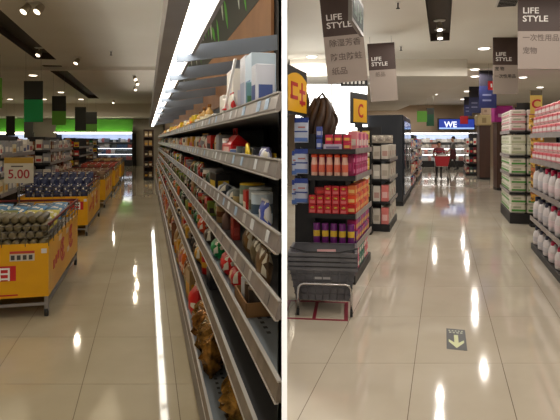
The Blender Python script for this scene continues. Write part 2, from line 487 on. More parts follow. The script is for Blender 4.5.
# ================================================================== PRODUCT PROTOTYPES
PC = {}
def q(x): return round(x * 50) / 50.0
def P_box(w_, d_, h_, rgb, rgb2=None, name='product_box', rough=.42):
    w_, d_, h_ = max(q(w_), .02), max(q(d_), .02), max(q(h_), .02)
    k = ('box', name, w_, d_, h_, rgb, rgb2)
    if k not in PC:
        parts = [('carton', MB().rbox(-w_/2, w_/2, -d_/2, d_/2, 0, h_, .004).mesh('carton', colour(rgb, rough)), [])]
        if rgb2:
            b = MB().box(-w_*.36, w_*.36, -d_/2 - .0015, -d_/2 + .002, h_*.22, h_*.58)
            b.box(w_/2 - .002, w_/2 + .0015, -d_*.36, d_*.36, h_*.22, h_*.58)
            b.box(-w_/2 - .0015, -w_/2 + .002, -d_*.36, d_*.36, h_*.22, h_*.58)
            parts.append(('printed_panel', b.mesh('printed_panel', colour(rgb2, rough)), []))
        PC[k] = Proto(name, parts)
    return PC[k]
def P_bag(w_, d_, h_, rgb, rgb2=None, name='snack_bag', foil=False):
    w_, d_, h_ = max(q(w_), .04), max(q(d_), .02), max(q(h_), .04)
    k = ('bag', name, w_, d_, h_, rgb, rgb2)
    if k not in PC:
        m = noisy('foil_%d_%d_%d' % rgb, rgb, tuple(int(x * .45) for x in rgb), 22, .22, .6, bump=.9) if foil else (printed('print_%d_%d_%d' % rgb, rgb, rgb2 or rgb, (230, 225, 210), 26) if rgb2 else colour(rgb, .3))
        body = MB().pillow(w_, d_, h_ * .94, seed=len(PC), crumple=.28 if foil else .05, nx=9 if foil else 6, nz=9 if foil else 6).mesh('pouch', m)
        seal = MB().box(-w_*.48, w_*.48, -.003, .003, h_*.91, h_).mesh('top_seal', colour(rgb2 or rgb, .3))
        PC[k] = Proto(name, [('pouch', body, []), ('top_seal', seal, [])])
    return PC[k]
def P_bottle(r, h_, rgb, cap, lab=None, name='bottle', neck=.35):
    k = ('bottle', name, r, h_, rgb, cap, lab)
    if k not in PC:
        b = MB().lathe([(r*.92, 0), (r, .01), (r, h_*.58), (r*.9, h_*.66), (r*neck, h_*.8), (r*neck, h_*.88)], 12).mesh('bottle_body', colour(rgb, .25))
        c = MB().lathe([(r*neck*1.2, h_*.86), (r*neck*1.25, h_*.99), (r*neck, h_)], 10).mesh('cap', colour(cap, .35))
        ps = [('bottle_body', b, []), ('cap', c, [])]
        if lab: ps.append(('wrap_label', MB().lathe([(r*1.01, h_*.18), (r*1.015, h_*.2), (r*1.015, h_*.5), (r*1.01, h_*.52)], 12).mesh('wrap_label', colour(lab, .4)), []))
        PC[k] = Proto(name, ps)
    return PC[k]
def P_can(r, h_, rgb, lid=(200, 200, 205), band=None, name='can'):
    k = ('can', name, r, h_, rgb, lid, band)
    if k not in PC:
        b = MB().lathe([(r*.94, 0), (r, .006), (r, h_*.93), (r*.93, h_*.96)], 12).mesh('can_body', colour(rgb, .3))
        c = MB().lathe([(r*.98, h_*.95), (r, h_*.965), (r, h_*.99), (r*.9, h_)], 12).mesh('lid', colour(lid, .3))
        ps = [('can_body', b, []), ('lid', c, [])]
        if band: ps.append(('band', MB().lathe([(r*1.01, h_*.35), (r*1.015, h_*.37), (r*1.015, h_*.63), (r*1.01, h_*.65)], 12).mesh('band', colour(band, .35)), []))
        PC[k] = Proto(name, ps)
    return PC[k]

def P_red(rgb):
    k = ('red', rgb)
    if k not in PC:
        PC[k] = Proto('red_carton', [('carton', MB().rbox(-.04, .04, -.04, .04, 0, .1, .004).mesh('carton', colour(rgb, .4)), []),
            ('yellow_mark', MB().lathe([(.022, -.001), (.022, .001)], 10, sy=.55, mx=Matrix.Translation((0, -.0405, .068)) @ Matrix.Rotation(math.pi / 2, 4, 'X')).mesh('yellow_mark', colour((206, 170, 60), .45)), []),
            ('pink_band', MB().box(-.028, .028, -.0415, -.039, .014, .042).mesh('pink_band', colour((216, 110, 110), .45)), [])])
    return PC[k]
NAMES = {(236, 230, 220): 'white', (226, 214, 180): 'cream', (214, 160, 50): 'gold', (232, 196, 40): 'yellow', (196, 40, 36): 'red', (120, 70, 36): 'brown',
         (60, 44, 36): 'dark brown', (44, 44, 50): 'black', (30, 110, 60): 'green', (120, 140, 50): 'olive green', (222, 110, 40): 'orange', (196, 120, 120): 'pink',
         (60, 80, 150): 'blue', (170, 140, 96): 'tan', (150, 150, 156): 'grey'}
def cname(c): return NAMES[c]

# ================================================================== GROCERY HALL
# ---- long wall shelving on the right of the grocery hall
LEV = [(1.70, .40), (1.486, .40), (1.25, .40), (1.04, .40), (.86, .36), (.68, .32), (.27, .28)]   # rail top, rail plane
LEVNAME = ['top shelf', 'second shelf', 'third shelf', 'fourth shelf', 'fifth shelf', 'sixth shelf', 'bottom shelf']
UB = .95
def vpart(u): return 4.225 * u + .03            # where the partition cuts the shelving
wb = MB()
wb.prism([(UB + .02, vpart(UB + .02)), (UB + .02, 35), (UB + .06, 35), (UB + .06, vpart(UB + .06))], 0, CZ)
o = struct(wb.build('wall_shelving_back', M_DARK, None, L.w(0, 0), L.rot)); o.name = 'wall_right_1'; o['label'] = 'dark wall behind the long wall shelving'
M_RAIL_DARKER = noisy('price_rail_darker', (140, 128, 118), (116, 105, 96), 12, .45)  # warmer, darker tone for the lower price rails
BAYS = [None, 4.4, 7.2, 10.0, 12.8, 15.6, 18.4, 21.2]
for bi in range(len(BAYS) - 1):
    v1 = BAYS[bi + 1]
    t = empty('wall_shelving_bay', L.w(.3, (BAYS[bi] or 1.2), 0), L.rot)
    ou, ov = .3, (BAYS[bi] or 1.2)
    def add(name, b, m):
        for k, p in enumerate(b.v): b.v[k] = (p[0] - ou, p[1] - ov, p[2])
        return b.build(name, m, t)
    tag(t, 'grey wall shelving bay packed with groceries', 'shelf', 'bays of the long wall shelving', 'the white partition', bi)
    def v0f(u): return vpart(u) if bi == 0 else BAYS[bi] + .004
    add('back_panel', MB().prism([(UB - .01, v0f(UB - .01)), (UB - .01, v1), (UB + .01, v1), (UB + .01, v0f(UB + .01))], 0.02, 1.98), M_DARK)
    add('plinth', MB().prism([(.285, v0f(.285)), (.285, v1), (UB - .01, v1), (UB - .01, v0f(UB - .01))], 0, .205), M_GREY)
    add('upright', MB().box(UB - .05, UB - .01, v1 - .03, v1 + .03, .2, 1.95), M_BLACK)
    for li, (z, uf) in enumerate(LEV):
        near = li in (4, 6) and bi == 0
        add('shelf', MB().prism([(uf + .012, v0f(uf + .012)), (uf + .012, v1), (UB - .01, v1), (UB - .01, v0f(UB - .01))], z - .06 if li < 6 else .206, z - .042), M_BOARD_PERF if near else (M_DARK if li == 5 else M_BOARD))
        rb = MB()   # slanted price rail
        a0, a1 = v0f(uf), v1 - .004
        vs = []
        for vv in (a0, a1):
            vs += [(uf - .004, vv, z - .058), (uf + .012, vv, z - .058), (uf + .012, vv, z), (uf + .006, vv, z), (uf - .006, vv, z - .05)]
        n = 5
        rb.add(vs, [(0, 1, 2, 3, 4), (9, 8, 7, 6, 5)] + [(i, (i + 1) % n + 0, n + (i + 1) % n, n + i)[::-1] for i in range(n)])
        rail = add('price_rail', rb, M_RAIL if li < 4 else M_RAIL_DARKER)
        eb = MB().box(uf + .001, uf + .014, a0, a1, z - .001, z + .004)
        eb.box(uf - .008, uf + .004, a0, a1, z - .062, z - .057)
        for k, p in enumerate(eb.v): eb.v[k] = (p[0] - ou, p[1] - ov, p[2])
        eb.build('rail_edge', M_RAIL_EDGE, rail)
        if near:      # rows of punched holes in the bare part of the board
            hb = MB(); vv = a0 + .35 if li == 4 else 2.2
            while vv < min(v1, 4.3):
                for uu in (uf + .09, uf + .13):
                    if vv - .02 < vpart(uu + .02): continue
                    hb.box(uu - .008, uu + .008, vv - .012, vv + .012, z - .0425, z - .041)
                vv += .06
            stuff(add('punched_holes', hb, M_HOLE))
        if bi < 3 and li < 4:   # paper price tags in the rail
            vv = a0 + .12; rr = random.Random(li * 9 + bi)
            while vv < a1 - .05:
                wv = rr.choice((.045, .06))
                g = MB().add([(uf - .0075, vv, z - .046), (uf - .0075, vv + wv, z - .046), (uf + .0005, vv + wv, z - .008), (uf + .0005, vv, z - .008),
                              (uf - .0055, vv, z - .046), (uf - .0055, vv + wv, z - .046), (uf + .0025, vv + wv, z - .008), (uf + .0025, vv, z - .008)],
                             [(0, 3, 2, 1), (4, 5, 6, 7), (0, 1, 5, 4), (3, 7, 6, 2), (0, 4, 7, 3), (1, 2, 6, 5)])
                for k, p in enumerate(g.v): g.v[k] = (p[0] - ou, p[1] - ov, p[2])
                g.build('price_tag', rr.choice((M_TAG, M_TAG_BLUE, M_RAIL_EDGE) if li < 3 else (M_RAIL_EDGE, M_GREY)), rail)
                vv += rr.uniform(.14, .34)

# ---- header boards over the shelving
hd = empty('header_board', L.w(UB, 4.2, 1.99), L.rot); tag(hd, 'brown header board with green leaf print above the wall shelving', 'sign')
MB().box(-.012, .012, .05, 26, .0, .76).build('brown_board', M_HEADER, hd)
M_LEAF = mat('leaf_board', (44, 50, 40), .5)
gb = MB().box(-.016, .012, .05, 26, .76, 1.55).build('leaf_board', M_LEAF, hd)
rr = random.Random(3)
for i in range(26):
    vv = .3 + i * .42; zz = rr.uniform(.80, 1.3); a = rr.uniform(.5, 1.1); ln = rr.uniform(.3, .6); wd = ln * .14
    pts = []
    for k in range(9):
        s = k / 8; pts.append((s, math.sin(math.pi * s) * wd))
    out = pts + [(x, -y * .55) for x, y in pts[::-1][1:-1]]
    vs = [(-.019, vv + x * ln * math.cos(a) - y * math.sin(a), zz + x * ln * math.sin(a) + y * math.cos(a)) for x, y in out]
    vs = [(p[0], p[1], min(p[2], 1.54)) for p in vs]
    MB().add(vs + [(p[0] + .003, p[1], p[2]) for p in vs], [tuple(range(len(vs)))] + [(k, (k + 1) % len(vs), len(vs) + (k + 1) % len(vs), len(vs) + k) for k in range(len(vs))]).build('leaf', colour((96, 190, 60) if i % 3 else (232, 238, 226), .5), gb)

# ---- lit canopy above the shelving
CU0, CUS, CUE, CAZ = .085, .175, .285, 2.12
cn = empty('shelf_canopy', L.w(CU0, .9, CAZ), L.rot); tag(cn, 'dark grey canopy with a bright strip light along the wall shelving', 'canopy')
M_CANOPY = noisy('canopy_paint', (146, 142, 146), (134, 130, 134), 2, .5)
VE = 24.0
MB().box(0, .012, 0, VE - .9, 0, .17).build('fascia', M_CANOPY, cn)
MB().box(.012, CUS - CU0, 0, VE - .9, 0, .015).build('underside_panel', M_CANOPY, cn)
MB().prism([(CUE - CU0, 0.45), (CUE - CU0, VE - .9), (CUE - CU0 + .02, VE - .9), (CUE - CU0 + .02, .53)], -.005, .02).build('rear_edge', M_CANOPY, cn)
M_STRIP = mat('strip_light', (255, 249, 236), emit=8.5)
M_TRAY = mat('reflector_white', (250, 250, 248), .5)
y = .0
while y < VE - 1:
    y1 = min(y + 1.5, VE - .92)
    MB().prism([(CUS - CU0 + .004, y), (CUS - CU0 + .004, y1 - .012), (CUE - CU0 - .012, y1 - .012), (CUE - CU0 - .012, max(y, .36))], .0, .03).build('strip_lamp', M_STRIP, cn)
    MB().box(CUS - CU0 + .004, CUE - CU0 - .012, y1 - .012, y1, .002, .034).build('lamp_holder', M_TRAY, cn)
    y += 1.5
M_BRACKET = noisy('bracket_paint', (138, 148, 164), (128, 138, 154), 2, .5)
for vv in (3.75, 4.95, 6.3, 7.8, 9.6, 11.6, 14.0, 17.0, 20.5):
    b = MB(); x0, x1 = .19 - CU0, min(UB - .02, (vv - .06) / 4.225) - CU0; zz = -.06; d = .12 * (x1 - x0) / .74
    b.add([(x0, vv - .9, zz), (x1, vv - .9, zz + d), (x1, vv - .9, zz + d + .105), (x0, vv - .9, zz + .105),
           (x0, vv - .87, zz), (x1, vv - .87, zz + d), (x1, vv - .87, zz + d + .105), (x0, vv - .87, zz + .105)],
          [(0, 1, 2, 3), (7, 6, 5, 4), (0, 4, 5, 1), (3, 2, 6, 7), (1, 5, 6, 2), (0, 3, 7, 4)])
    b.build('bracket', M_BRACKET, cn)

# ---- goods on the wall shelving
def on_shelf(proto, li, v, u, label, cat='package', yaw=0.0, tilt=(0, 0), dz=0.0, order=True):
    z = LEV[li][0] - .042 + dz
    o = proto.place(L.w(u, v, z), L.rot - math.pi / 2 + yaw, tilt)
    return tag(o, label, cat, 'groceries on the wall shelving', 'the white partition' if order else None, v)
W_ = (236, 230, 220); CR = (226, 214, 180); GO = (214, 160, 50); YE = (232, 196, 40); RE = (196, 40, 36); BR = (120, 70, 36); DB = (60, 44, 36)
BK = (44, 44, 50); GR = (30, 110, 60); OL = (120, 140, 50); OR = (222, 110, 40); PK = (196, 120, 120); BL = (60, 80, 150); TA = (170, 140, 96); GY = (150, 150, 156)
# the near goods one can tell apart
on_shelf(P_box(.10, .08, .20, (206, 208, 220), (60, 80, 140)), 0, 2.26, .465, 'narrow white and navy carton at the partition on the top shelf', 'box', order=False)
on_shelf(P_box(.14, .05, .14, (96, 140, 150), (60, 110, 70)), 0, 2.42, .455, 'small picture box with green landscape on the top shelf', 'box', yaw=-.35, order=False)
on_shelf(P_box(.16, .12, .30, (200, 216, 232), (90, 130, 180)), 0, 2.64, .53, 'pale blue carton behind the picture box on the top shelf', 'box', order=False)
on_shelf(P_box(.16, .16, .33, (222, 222, 230), (170, 180, 205)), 0, 2.86, .56, 'tall pale carton with bluish panel on the top shelf', 'box', order=False)
on_shelf(P_box(.22, .20, .28, W_, (214, 214, 222)), 0, 3.12, .55, 'large white carton on the top shelf behind the leaning strip', 'box', order=False)
on_shelf(P_box(.14, .10, .14, W_, (226, 210, 200)), 0, 3.38, .50, 'squat white carton beside the leaning strip on the top shelf', 'box', order=False)
on_shelf(P_box(.16, .13, .18, (232, 226, 216), (210, 200, 190)), 0, 3.64, .53, 'plain off-white carton near gold bottles on the top shelf', 'box', order=False)
on_shelf(P_bag(.12, .04, .14, W_, RE), 0, 2.93, .435, 'white bag with red print on the top shelf', 'bag', order=False)
ls = empty('leaning_strip', L.w(.40, 3.06, 1.66), L.rot)
b = MB().add([(0, 0, 0), (.012, 0, 0), (.012, .035, 0), (0, .035, 0), (.03, -.26, .3), (.042, -.26, .3), (.042, -.22, .3), (.03, -.22, .3)],
             [(3, 2, 1, 0), (4, 5, 6, 7), (0, 1, 5, 4), (1, 2, 6, 5), (2, 3, 7, 6), (3, 0, 4, 7)])
b.build('plastic_strip', M_WHITE, ls)
MB().box(-.004, .014, -.09, -.03, .05, .058).build('red_band', M_RED, ls)
tag(ls, 'white plastic strip leaning across the front of the top shelf', 'divider')
for i, (vv, h_) in enumerate(((4.35, .17), (4.75, .17), (5.1, .15))):
    on_shelf(P_bottle(.035, h_, (196, 150, 80), (150, 96, 40), (240, 226, 190), 'sauce_bottle'), 0, vv, .47, 'gold-necked bottle on the top shelf', 'bottle')
for i, vv in enumerate((4.05, 3.95)):
    on_shelf(P_box(.12, .12, .08, W_, CR), 0, vv, .52 + i * .1, 'low white carton on the top shelf before the gold bottles', 'box')
# second shelf
rg = empty('red_gift_box', L.w(.47, 3.03, LEV[1][0] - .042), L.rot - math.pi / 2)
MB().rbox(-.17, .17, -.05, .05, 0, .085, .004).build('carton', colour((206, 24, 28), .35), rg)
MB().add([(-.17, -.05, .085), (.17, -.05, .085), (.17, .05, .085), (-.17, .05, .085), (-.10, 0, .135), (.10, 0, .135)],
         [(0, 1, 5, 4), (2, 3, 4, 5), (1, 2, 5), (3, 0, 4), (3, 2, 1, 0)]).build('gabled_lid', colour((214, 30, 34), .35), rg)
MB().tube([(-.05, 0, .13), (-.05, 0, .165), (.05, 0, .165), (.05, 0, .13)], .006).build('handle', colour((150, 16, 20)), rg)
MB().box(-.10, .10, -.053, -.049, .02, .07).build('printed_panel', colour((236, 200, 190)), rg)
MB().box(-.14, -.05, -.054, -.03, .09, .115).build('white_sticker', M_WHITE, rg)
tag(rg, 'bright red gabled gift box on the second shelf', 'box')
yf = empty('yellow_display_tray', L.w(.47, 2.46, LEV[1][0] - .042), L.rot - math.pi / 2)
b = MB().box(-.16, .16, -.055, .055, 0, .012); b.box(-.16, .16, -.06, -.055, 0, .03); b.box(-.16, .16, .055, .06, 0, .05)
b.build('tray', colour(YE, .4), yf)
b = MB(); b.tube([(.08, -.055, .02), (.08, -.05, .085), (.04, -.03, .02)], .008); b.tube([(.08, -.05, .085), (.12, -.04, .02)], .008)
b.build('wire_clip', colour((240, 206, 60), .35), yf)
tag(yf, 'yellow display tray on the second shelf near the partition', 'tray')
for i, vv in enumerate((2.36, 2.46, 2.56)):
    on_shelf(P_box(.08, .08, .06, (52, 54, 64), (96, 96, 120)), 1, vv, .475, 'dark box standing in the yellow display tray', 'box', dz=.013)
on_shelf(P_can(.05, .075, (70, 78, 84), (50, 56, 60), name='glass_jar'), 1, 2.69, .47, 'dark glass jar between the red gift box and yellow tray', 'jar', order=False)
on_shelf(P_can(.035, .06, (70, 90, 140), (190, 195, 205), name='jar'), 1, 2.80, .44, 'small blue jar beside the red gift box', 'jar', order=False)
on_shelf(P_bag(.14, .04, .085, (226, 228, 240), (90, 90, 150), 'dotted_bag'), 1, 2.06, .432, 'white dotted bag at the partition on the second shelf', 'bag', order=False)
# third shelf
for vv, uu, pr, lb, ct in (
    (2.06, .432, P_bag(.12, .04, .11, (70, 90, 190), (230, 232, 240)), 'blue and white bag at the partition end of the third shelf', 'bag'),
    (2.23, .455, P_can(.045, .13, (190, 206, 222), (220, 226, 232), (70, 90, 110), 'clear_cup'), 'pale clear cup beside the blue bag on the third shelf', 'jar'),
    (2.34, .47, P_can(.05, .14, (150, 160, 168), (205, 215, 225), (96, 90, 70), 'clear_cup'), 'grey clear cup with dark band on the third shelf', 'jar'),
    (2.45, .46, P_box(.07, .07, .13, (190, 44, 40), (236, 220, 200)), 'upright red carton beside the yellow lidded tin on the third shelf', 'box'),
    (2.58, .48, P_can(.06, .14, (110, 130, 110), (232, 196, 40), (190, 200, 190), 'yellow_lid_tin'), 'green tin with yellow lid on the third shelf', 'tin'),
    (2.76, .47, P_can(.055, .10, (90, 96, 92), (140, 146, 142), (160, 140, 90), 'jar'), 'dull grey jar beside the yellow lidded tin', 'jar'),
    (3.02, .47, P_bag(.22, .10, .09, (92, 102, 110), (170, 180, 190)), 'grey film pack lying on the third shelf', 'bag'),
    (3.40, .47, P_bag(.2, .10, .08, (70, 80, 92), (196, 200, 210)), 'dark grey film pack on the third shelf farther along', 'bag')):
    on_shelf(pr, 2, vv, uu, lb, ct, order=False)
# fourth shelf
for vv, uu, pr, lb, ct in (
    (2.12, .440, P_bag(.14, .06, .14, (120, 92, 62), (86, 66, 46)), 'brown bag at the partition end of the fourth shelf', 'bag'),
    (2.36, .475, P_bag(.18, .08, .145, (112, 100, 74), (150, 136, 104)), 'olive tan bag next to the brown bag on the fourth shelf', 'bag'),
    (2.66, .49, P_bag(.16, .09, .14, (140, 106, 66), (90, 76, 52)), 'tan bag in the middle of the fourth shelf', 'bag'),
    (3.10, .48, P_box(.10, .04, .12, (176, 60, 52), (206, 90, 80)), 'flat red carton leaning on the fourth shelf', 'box'),
    (3.45, .48, P_bottle(.028, .13, (150, 120, 110), (200, 180, 170), None, 'small_bottle'), 'small pale-capped bottle on the fourth shelf', 'bottle')):
    on_shelf(pr, 3, vv, uu, lb, ct, order=False)
# fifth shelf
tr = empty('carton_tray', L.w(.455, 2.42, LEV[4][0] - .042), L.rot - math.pi / 2)
b = MB().box(-.15, .15, -.06, .06, 0, .008); b.box(-.15, .15, -.06, -.054, 0, .06); b.box(-.15, .15, .054, .06, 0, .06); b.box(-.15, -.144, -.06, .06, 0, .06); b.box(.144, .15, -.06, .06, 0, .06)
b.build('tray', colour((158, 116, 72), .6), tr); tag(tr, 'open brown cardboard tray on the fifth shelf', 'tray')
for dv, c in ((-.09, (52, 44, 40)), (.0, (90, 72, 60)), (.09, (210, 212, 220))):
    on_shelf(P_can(.04, .10, c, (150, 124, 100) if c[0] < 100 else (235, 235, 240), name='round_jar'), 4, 2.42 + dv, .455, 'round jar standing in the cardboard tray', 'jar', dz=.009)
for vv, uu, pr, lb in ((2.76, .44, P_bag(.18, .08, .10, (206, 26, 30), (232, 190, 150)), 'red bag with pale tip on the fifth shelf'),
                       (3.05, .44, P_bag(.22, .10, .12, (214, 34, 36), (160, 20, 26)), 'puffy bright red bag on the fifth shelf'),
                       (3.50, .44, P_bag(.22, .10, .12, (16, 130, 70), (60, 170, 110)), 'bright green bag on the fifth shelf'),
                       (3.95, .44, P_bag(.18, .10, .11, (60, 48, 40), (150, 140, 120)), 'dark brown bag beside the green bag on the fifth shelf'),
                       (4.45, .44, P_bag(.24, .10, .13, (214, 74, 36), (240, 150, 80)), 'orange red bag on the fifth shelf')):
    on_shelf(pr, 4, vv, uu, lb, 'bag', order=False)
# bottom shelf
for vv, uu, c, yaw in ((2.60, .41, (206, 156, 76), .2), (3.20, .37, (196, 140, 62), -.3), (3.34, .46, (206, 156, 80), .5), (3.44, .37, (188, 140, 70), .1), (3.60, .45, (214, 166, 90), -.4), (3.70, .37, (180, 124, 60), .3), (3.92, .39, (206, 150, 72), 0)):
    on_shelf(P_bag(.2, .13, .22, c, None, 'gold_foil_bag', True), 6, vv, uu, 'crinkled gold foil bag on the bottom shelf', 'bag', yaw)
on_shelf(P_bag(.2, .12, .24, (214, 36, 38), (240, 200, 190)), 6, 4.2, .36, 'bright red bag behind the gold foil bags on the bottom shelf', 'bag', order=False)
# the rest of each shelf
PAL = [[GO, YE, W_, CR, OR, GO], [W_, RE, BK, GO, CR, GY], [BK, RE, W_, GR, BR, YE, GY], [DB, TA, RE, BR, BK, OL], [BK, OR, GR, OL, DB, TA], [BR, BK, RE, TA, DB, GO], [GO, BR, PK, W_, TA, OR]]
START = [5.4, 3.3, 3.7, 3.7, 4.7, 3.4, 4.55]
GAP = [.105, .17, .16, .15, .14, .14, .34]
FAR = 15.4
for li in range(7):
    rr = random.Random(50 + li); v = START[li]
    while v < FAR:
        far = v > 9
        w_ = rr.uniform(.13, .24) if not far else rr.uniform(.22, .34)
        c = rr.choice(PAL[li]); c2 = rr.choice(PAL[li]); h_ = GAP[li] * rr.uniform(.62, .92)
        if li == 0: h_ = rr.uniform(.07, .15)
        kind = rr.choice(('bag', 'bag', 'box', 'can'))
        uf = LEV[li][1]
        if kind == 'bag':
            pr = P_bag(w_, rr.choice((.08, .1)), h_, c, c2); lb = '%s packaged snack bag on the %s' % (cname(c), LEVNAME[li]); ct = 'bag'
        elif kind == 'box':
            pr = P_box(w_ * .8, .10, h_, c, c2, 'snack_carton'); lb = '%s carton on the %s of the wall shelving' % (cname(c), LEVNAME[li]); ct = 'box'
        else:
            pr = P_can(.045, min(h_, .14), c, GY, c2, 'tin'); lb = '%s round tin on the %s' % (cname(c), LEVNAME[li]); ct = 'tin'; w_ = .11
        on_shelf(pr, li, v + w_ / 2, uf + rr.uniform(.075, .10), lb, ct, rr.uniform(-.12, .12))
        v += w_ + (.015 if li != 5 or v > 4 else .25)
# goods too far along the shelving to pick apart
fb = MB(); rr = random.Random(5)
fm = [colour(c) for c in (GO, W_, RE, BR, DB, GR, OR, TA, OL)]
for li in range(7):
    v = FAR
    while v < 21.1:
        w_ = rr.uniform(.2, .35); h_ = GAP[li] * rr.uniform(.6, .9); uf = LEV[li][1]; z = LEV[li][0] - .042
        fb.rbox(uf + .03, uf + .14, v, v + w_ - .02, z, z + h_, .01, rr.randrange(len(fm)))
        v += w_
o = stuff(fb.build('distant_groceries', fm, None, L.w(0, 0), L.rot)); tag(o, 'distant colourful groceries at the far end of the wall shelving', 'groceries')

# ---- dark brown display at the far end of the aisle
dc = empty('display_cabinet', L.w(.25, 22.0, 0), L.rot); tag(dc, 'dark brown display cabinet at the far end of the wall shelving', 'cabinet')
MB().box(-.38, .0, 0, .8, 0, .12).build('plinth', M_BLACK, dc)
MB().box(-.38, .0, .74, .8, .12, 1.95).build('back_panel', M_WOOD_BROWN, dc)
for x in (-.38, -.03): MB().box(x, x + .03, .0, .74, .12, 1.95).build('side_panel', M_WOOD_BROWN, dc)
for z in (.5, .9, 1.3, 1.65, 1.92): MB().box(-.35, -.03, .0, .74, z, z + .03).build('shelf', M_WOOD_BROWN, dc)
rr = random.Random(8)
for z in (.12, .53, .93, 1.33, 1.68):
    for k in range(2):
        c = rr.choice((BR, DB, OR, TA, RE)); o = P_box(.13, .2, .2, c, rr.choice((CR, GO)))
        tag(o.place(L.w(-.03 + k * .155, 22.14, z), L.rot), 'carton of dark goods in the far brown display cabinet', 'box', 'cartons in the far display cabinet', 'its bottom shelf', z + k * .01)

# ---- yellow promotion bins
M_RIM = mat('rim_wire', (104, 98, 88), .4, .5)
def bin_(v0, v1, u0, u1, label, key, text=True):
    dx = .2 if key == 1 else 0.0
    t = empty('promotion_bin', L.w(u1, v0, 0), L.rot); W, D = u1 - u0, v1 - v0
    tag(t, label, 'bin', 'yellow promotion bins in a row')
    zb, zt, zr = .18, .645, .80
    MB().box(-W, 0, 0, .012, zb, zt).build('front_panel', M_YELLOW, t)
    MB().box(-.012, 0, .012, D, zb, zt).build('side_panel', M_YELLOW, t)
    MB().box(-W, -W + .012, .012, D, zb, zt).build('side_panel', M_YELLOW, t)
    MB().box(-W, 0, D - .012, D, zb, zt).build('rear_panel', M_YELLOW, t)
    MB().box(-W + .012, -.012, .012, D - .012, .58, .60).build('deck', M_GREY, t)
    for x in (-W + .02, -.02):
        for y in (.02, D - .02):
            MB().box(x - .015, x + .015, y - .015, y + .015, .07, .62).build('leg', M_GREY, t)
            wl = empty('caster', (x, y, 0), 0); wl.parent = t
            wl2 = MB().lathe([(.012, -.014), (.036, -.014), (.036, .014), (.012, .014)], 12, mx=Matrix.Translation((0, 0, .036)) @ Matrix.Rotation(math.pi / 2, 4, 'Y')).build('wheel', M_RUBBER, wl)
            MB().box(-.02, .02, -.012, .012, .05, .075).build('fork', M_GREY, wl)
    b = MB(); b.box(-W + .03, -.03, .01, .03, .10, .125); b.box(-W + .03, -.03, D - .03, D - .01, .10, .125)
    b.box(-.035, -.01, .03, D - .03, .10, .125); b.box(-W + .01, -W + .035, .03, D - .03, .10, .125)
    b.build('lower_rail', M_GREY, t)
    b = MB()
    for z in (.70, .75, zr):
        b.tube([(-W, 0, z), (0, 0, z), (0, D, z), (-W, D, z)], .005, 5, closed=True)
    x = -W
    while x <= 0.001:
        b.tube([(x, 0, .62), (x, 0, zr)], .004, 5); b.tube([(x, D, .62), (x, D, zr)], .005, 5); x += W / 6
    y = D / 8
    while y < D - .05:
        b.tube([(0, y, .62), (0, y, zr)], .005, 5); b.tube([(-W, y, .62), (-W, y, zr)], .005, 5); y += D / 8
    b.build('wire_rim', M_RIM, t)
    b = MB().box(-.008, .008, 0, D, zr, zr + .022); b.box(-W, 0, D - .008, D + .008, zr, zr + .022); b.build('red_rim_cover', colour((110, 30, 28), .5), t)
    # printing
    if text:
        p = MB().box(-.47 + dx, -.265 + dx, -.003, .001, .33 + dx * .5, .46 + dx * .5).build('red_panel', M_RED, t)
        text_part('日', .125, M_WHITE, p, -.42 + dx, -.0045, .345 + dx * .5, bold=.003)
        p = MB().box(-.315, -.115, -.003, .001, .50, .56).build('notice_card', colour((206, 200, 190)), t)
        for k in range(4): MB().box(-.305 + k * .048, -.275 + k * .048, -.005, -.002, .51, .55).build('printed_mark', colour((70, 66, 62)), p)
        MB().box(-.315, -.115, -.004, .001, .565, .585).build('red_lettering_strip', colour((196, 66, 60)), t)
        MB().box(-.06, -.015, -.003, .001, .56, .60).build('sticker', colour((225, 222, 226)), t)
        MB().box(-W + .05, -.25, -.003, .001, .20, .212).build('red_line', M_RED, t)
    for cy, cz, r in ((D * .40, .44, .12), (D * .70, .47, .13)):   # red ring marks and strokes on the side
        MBr = MB(); n = 20
        for k in range(3, n - 2):
            a0, a1 = 2 * math.pi * k / n, 2 * math.pi * (k + 1) / n
            MBr.add([(.003, cy + q_ * math.cos(a) * 1.6, cz + q_ * math.sin(a)) for q_, a in ((r, a0), (r, a1), (r * .66, a1), (r * .66, a0))], [(0, 1, 2, 3)])
        MBr.build('red_ring', M_RED, t)
        MB().box(.0, .0032, cy - r * .7, cy + r * .7, cz - .015, cz + .02).build('red_stroke', M_RED, t)
        MB().box(.0, .003, cy - .03, cy + .04, cz - r * .6, cz + r * .6).build('red_stroke', M_RED, t)
    for k in range(3): MB().box(.0, .003, D * .12 + k * .13, D * .12 + k * .13 + .09, .36 + k * .02, .44 + k * .02).build('red_stroke', M_RED, t)
    for cy, cz in ((D * .28, .56), (D * .52, .55), (D * .55, .34)): MB().box(.0, .0035, cy, cy + .16, cz, cz + .05).build('white_print', colour((240, 214, 190)), t)
    return t
BINS = [(5.25, 7.35, -1.98, -.84), (9.5, 11.9, -1.98, -.93), (13.4, 16.0, -1.98, -.93), (17.4, 20.2, -1.98, -.93), (21.4, 24.4, -1.98, -.93)]
BL_ = ['nearest yellow promotion bin filled with dark tubes and yellow packets', 'yellow promotion bin filled with dark blue packs', 'yellow promotion bin with brownish goods behind the blue packs',
       'fourth yellow promotion bin from the camera', 'farthest yellow promotion bin before the chillers']
for i, (a, b, c, d) in enumerate(BINS): bin_(a, b, c, d, BL_[i], i, i < 2)
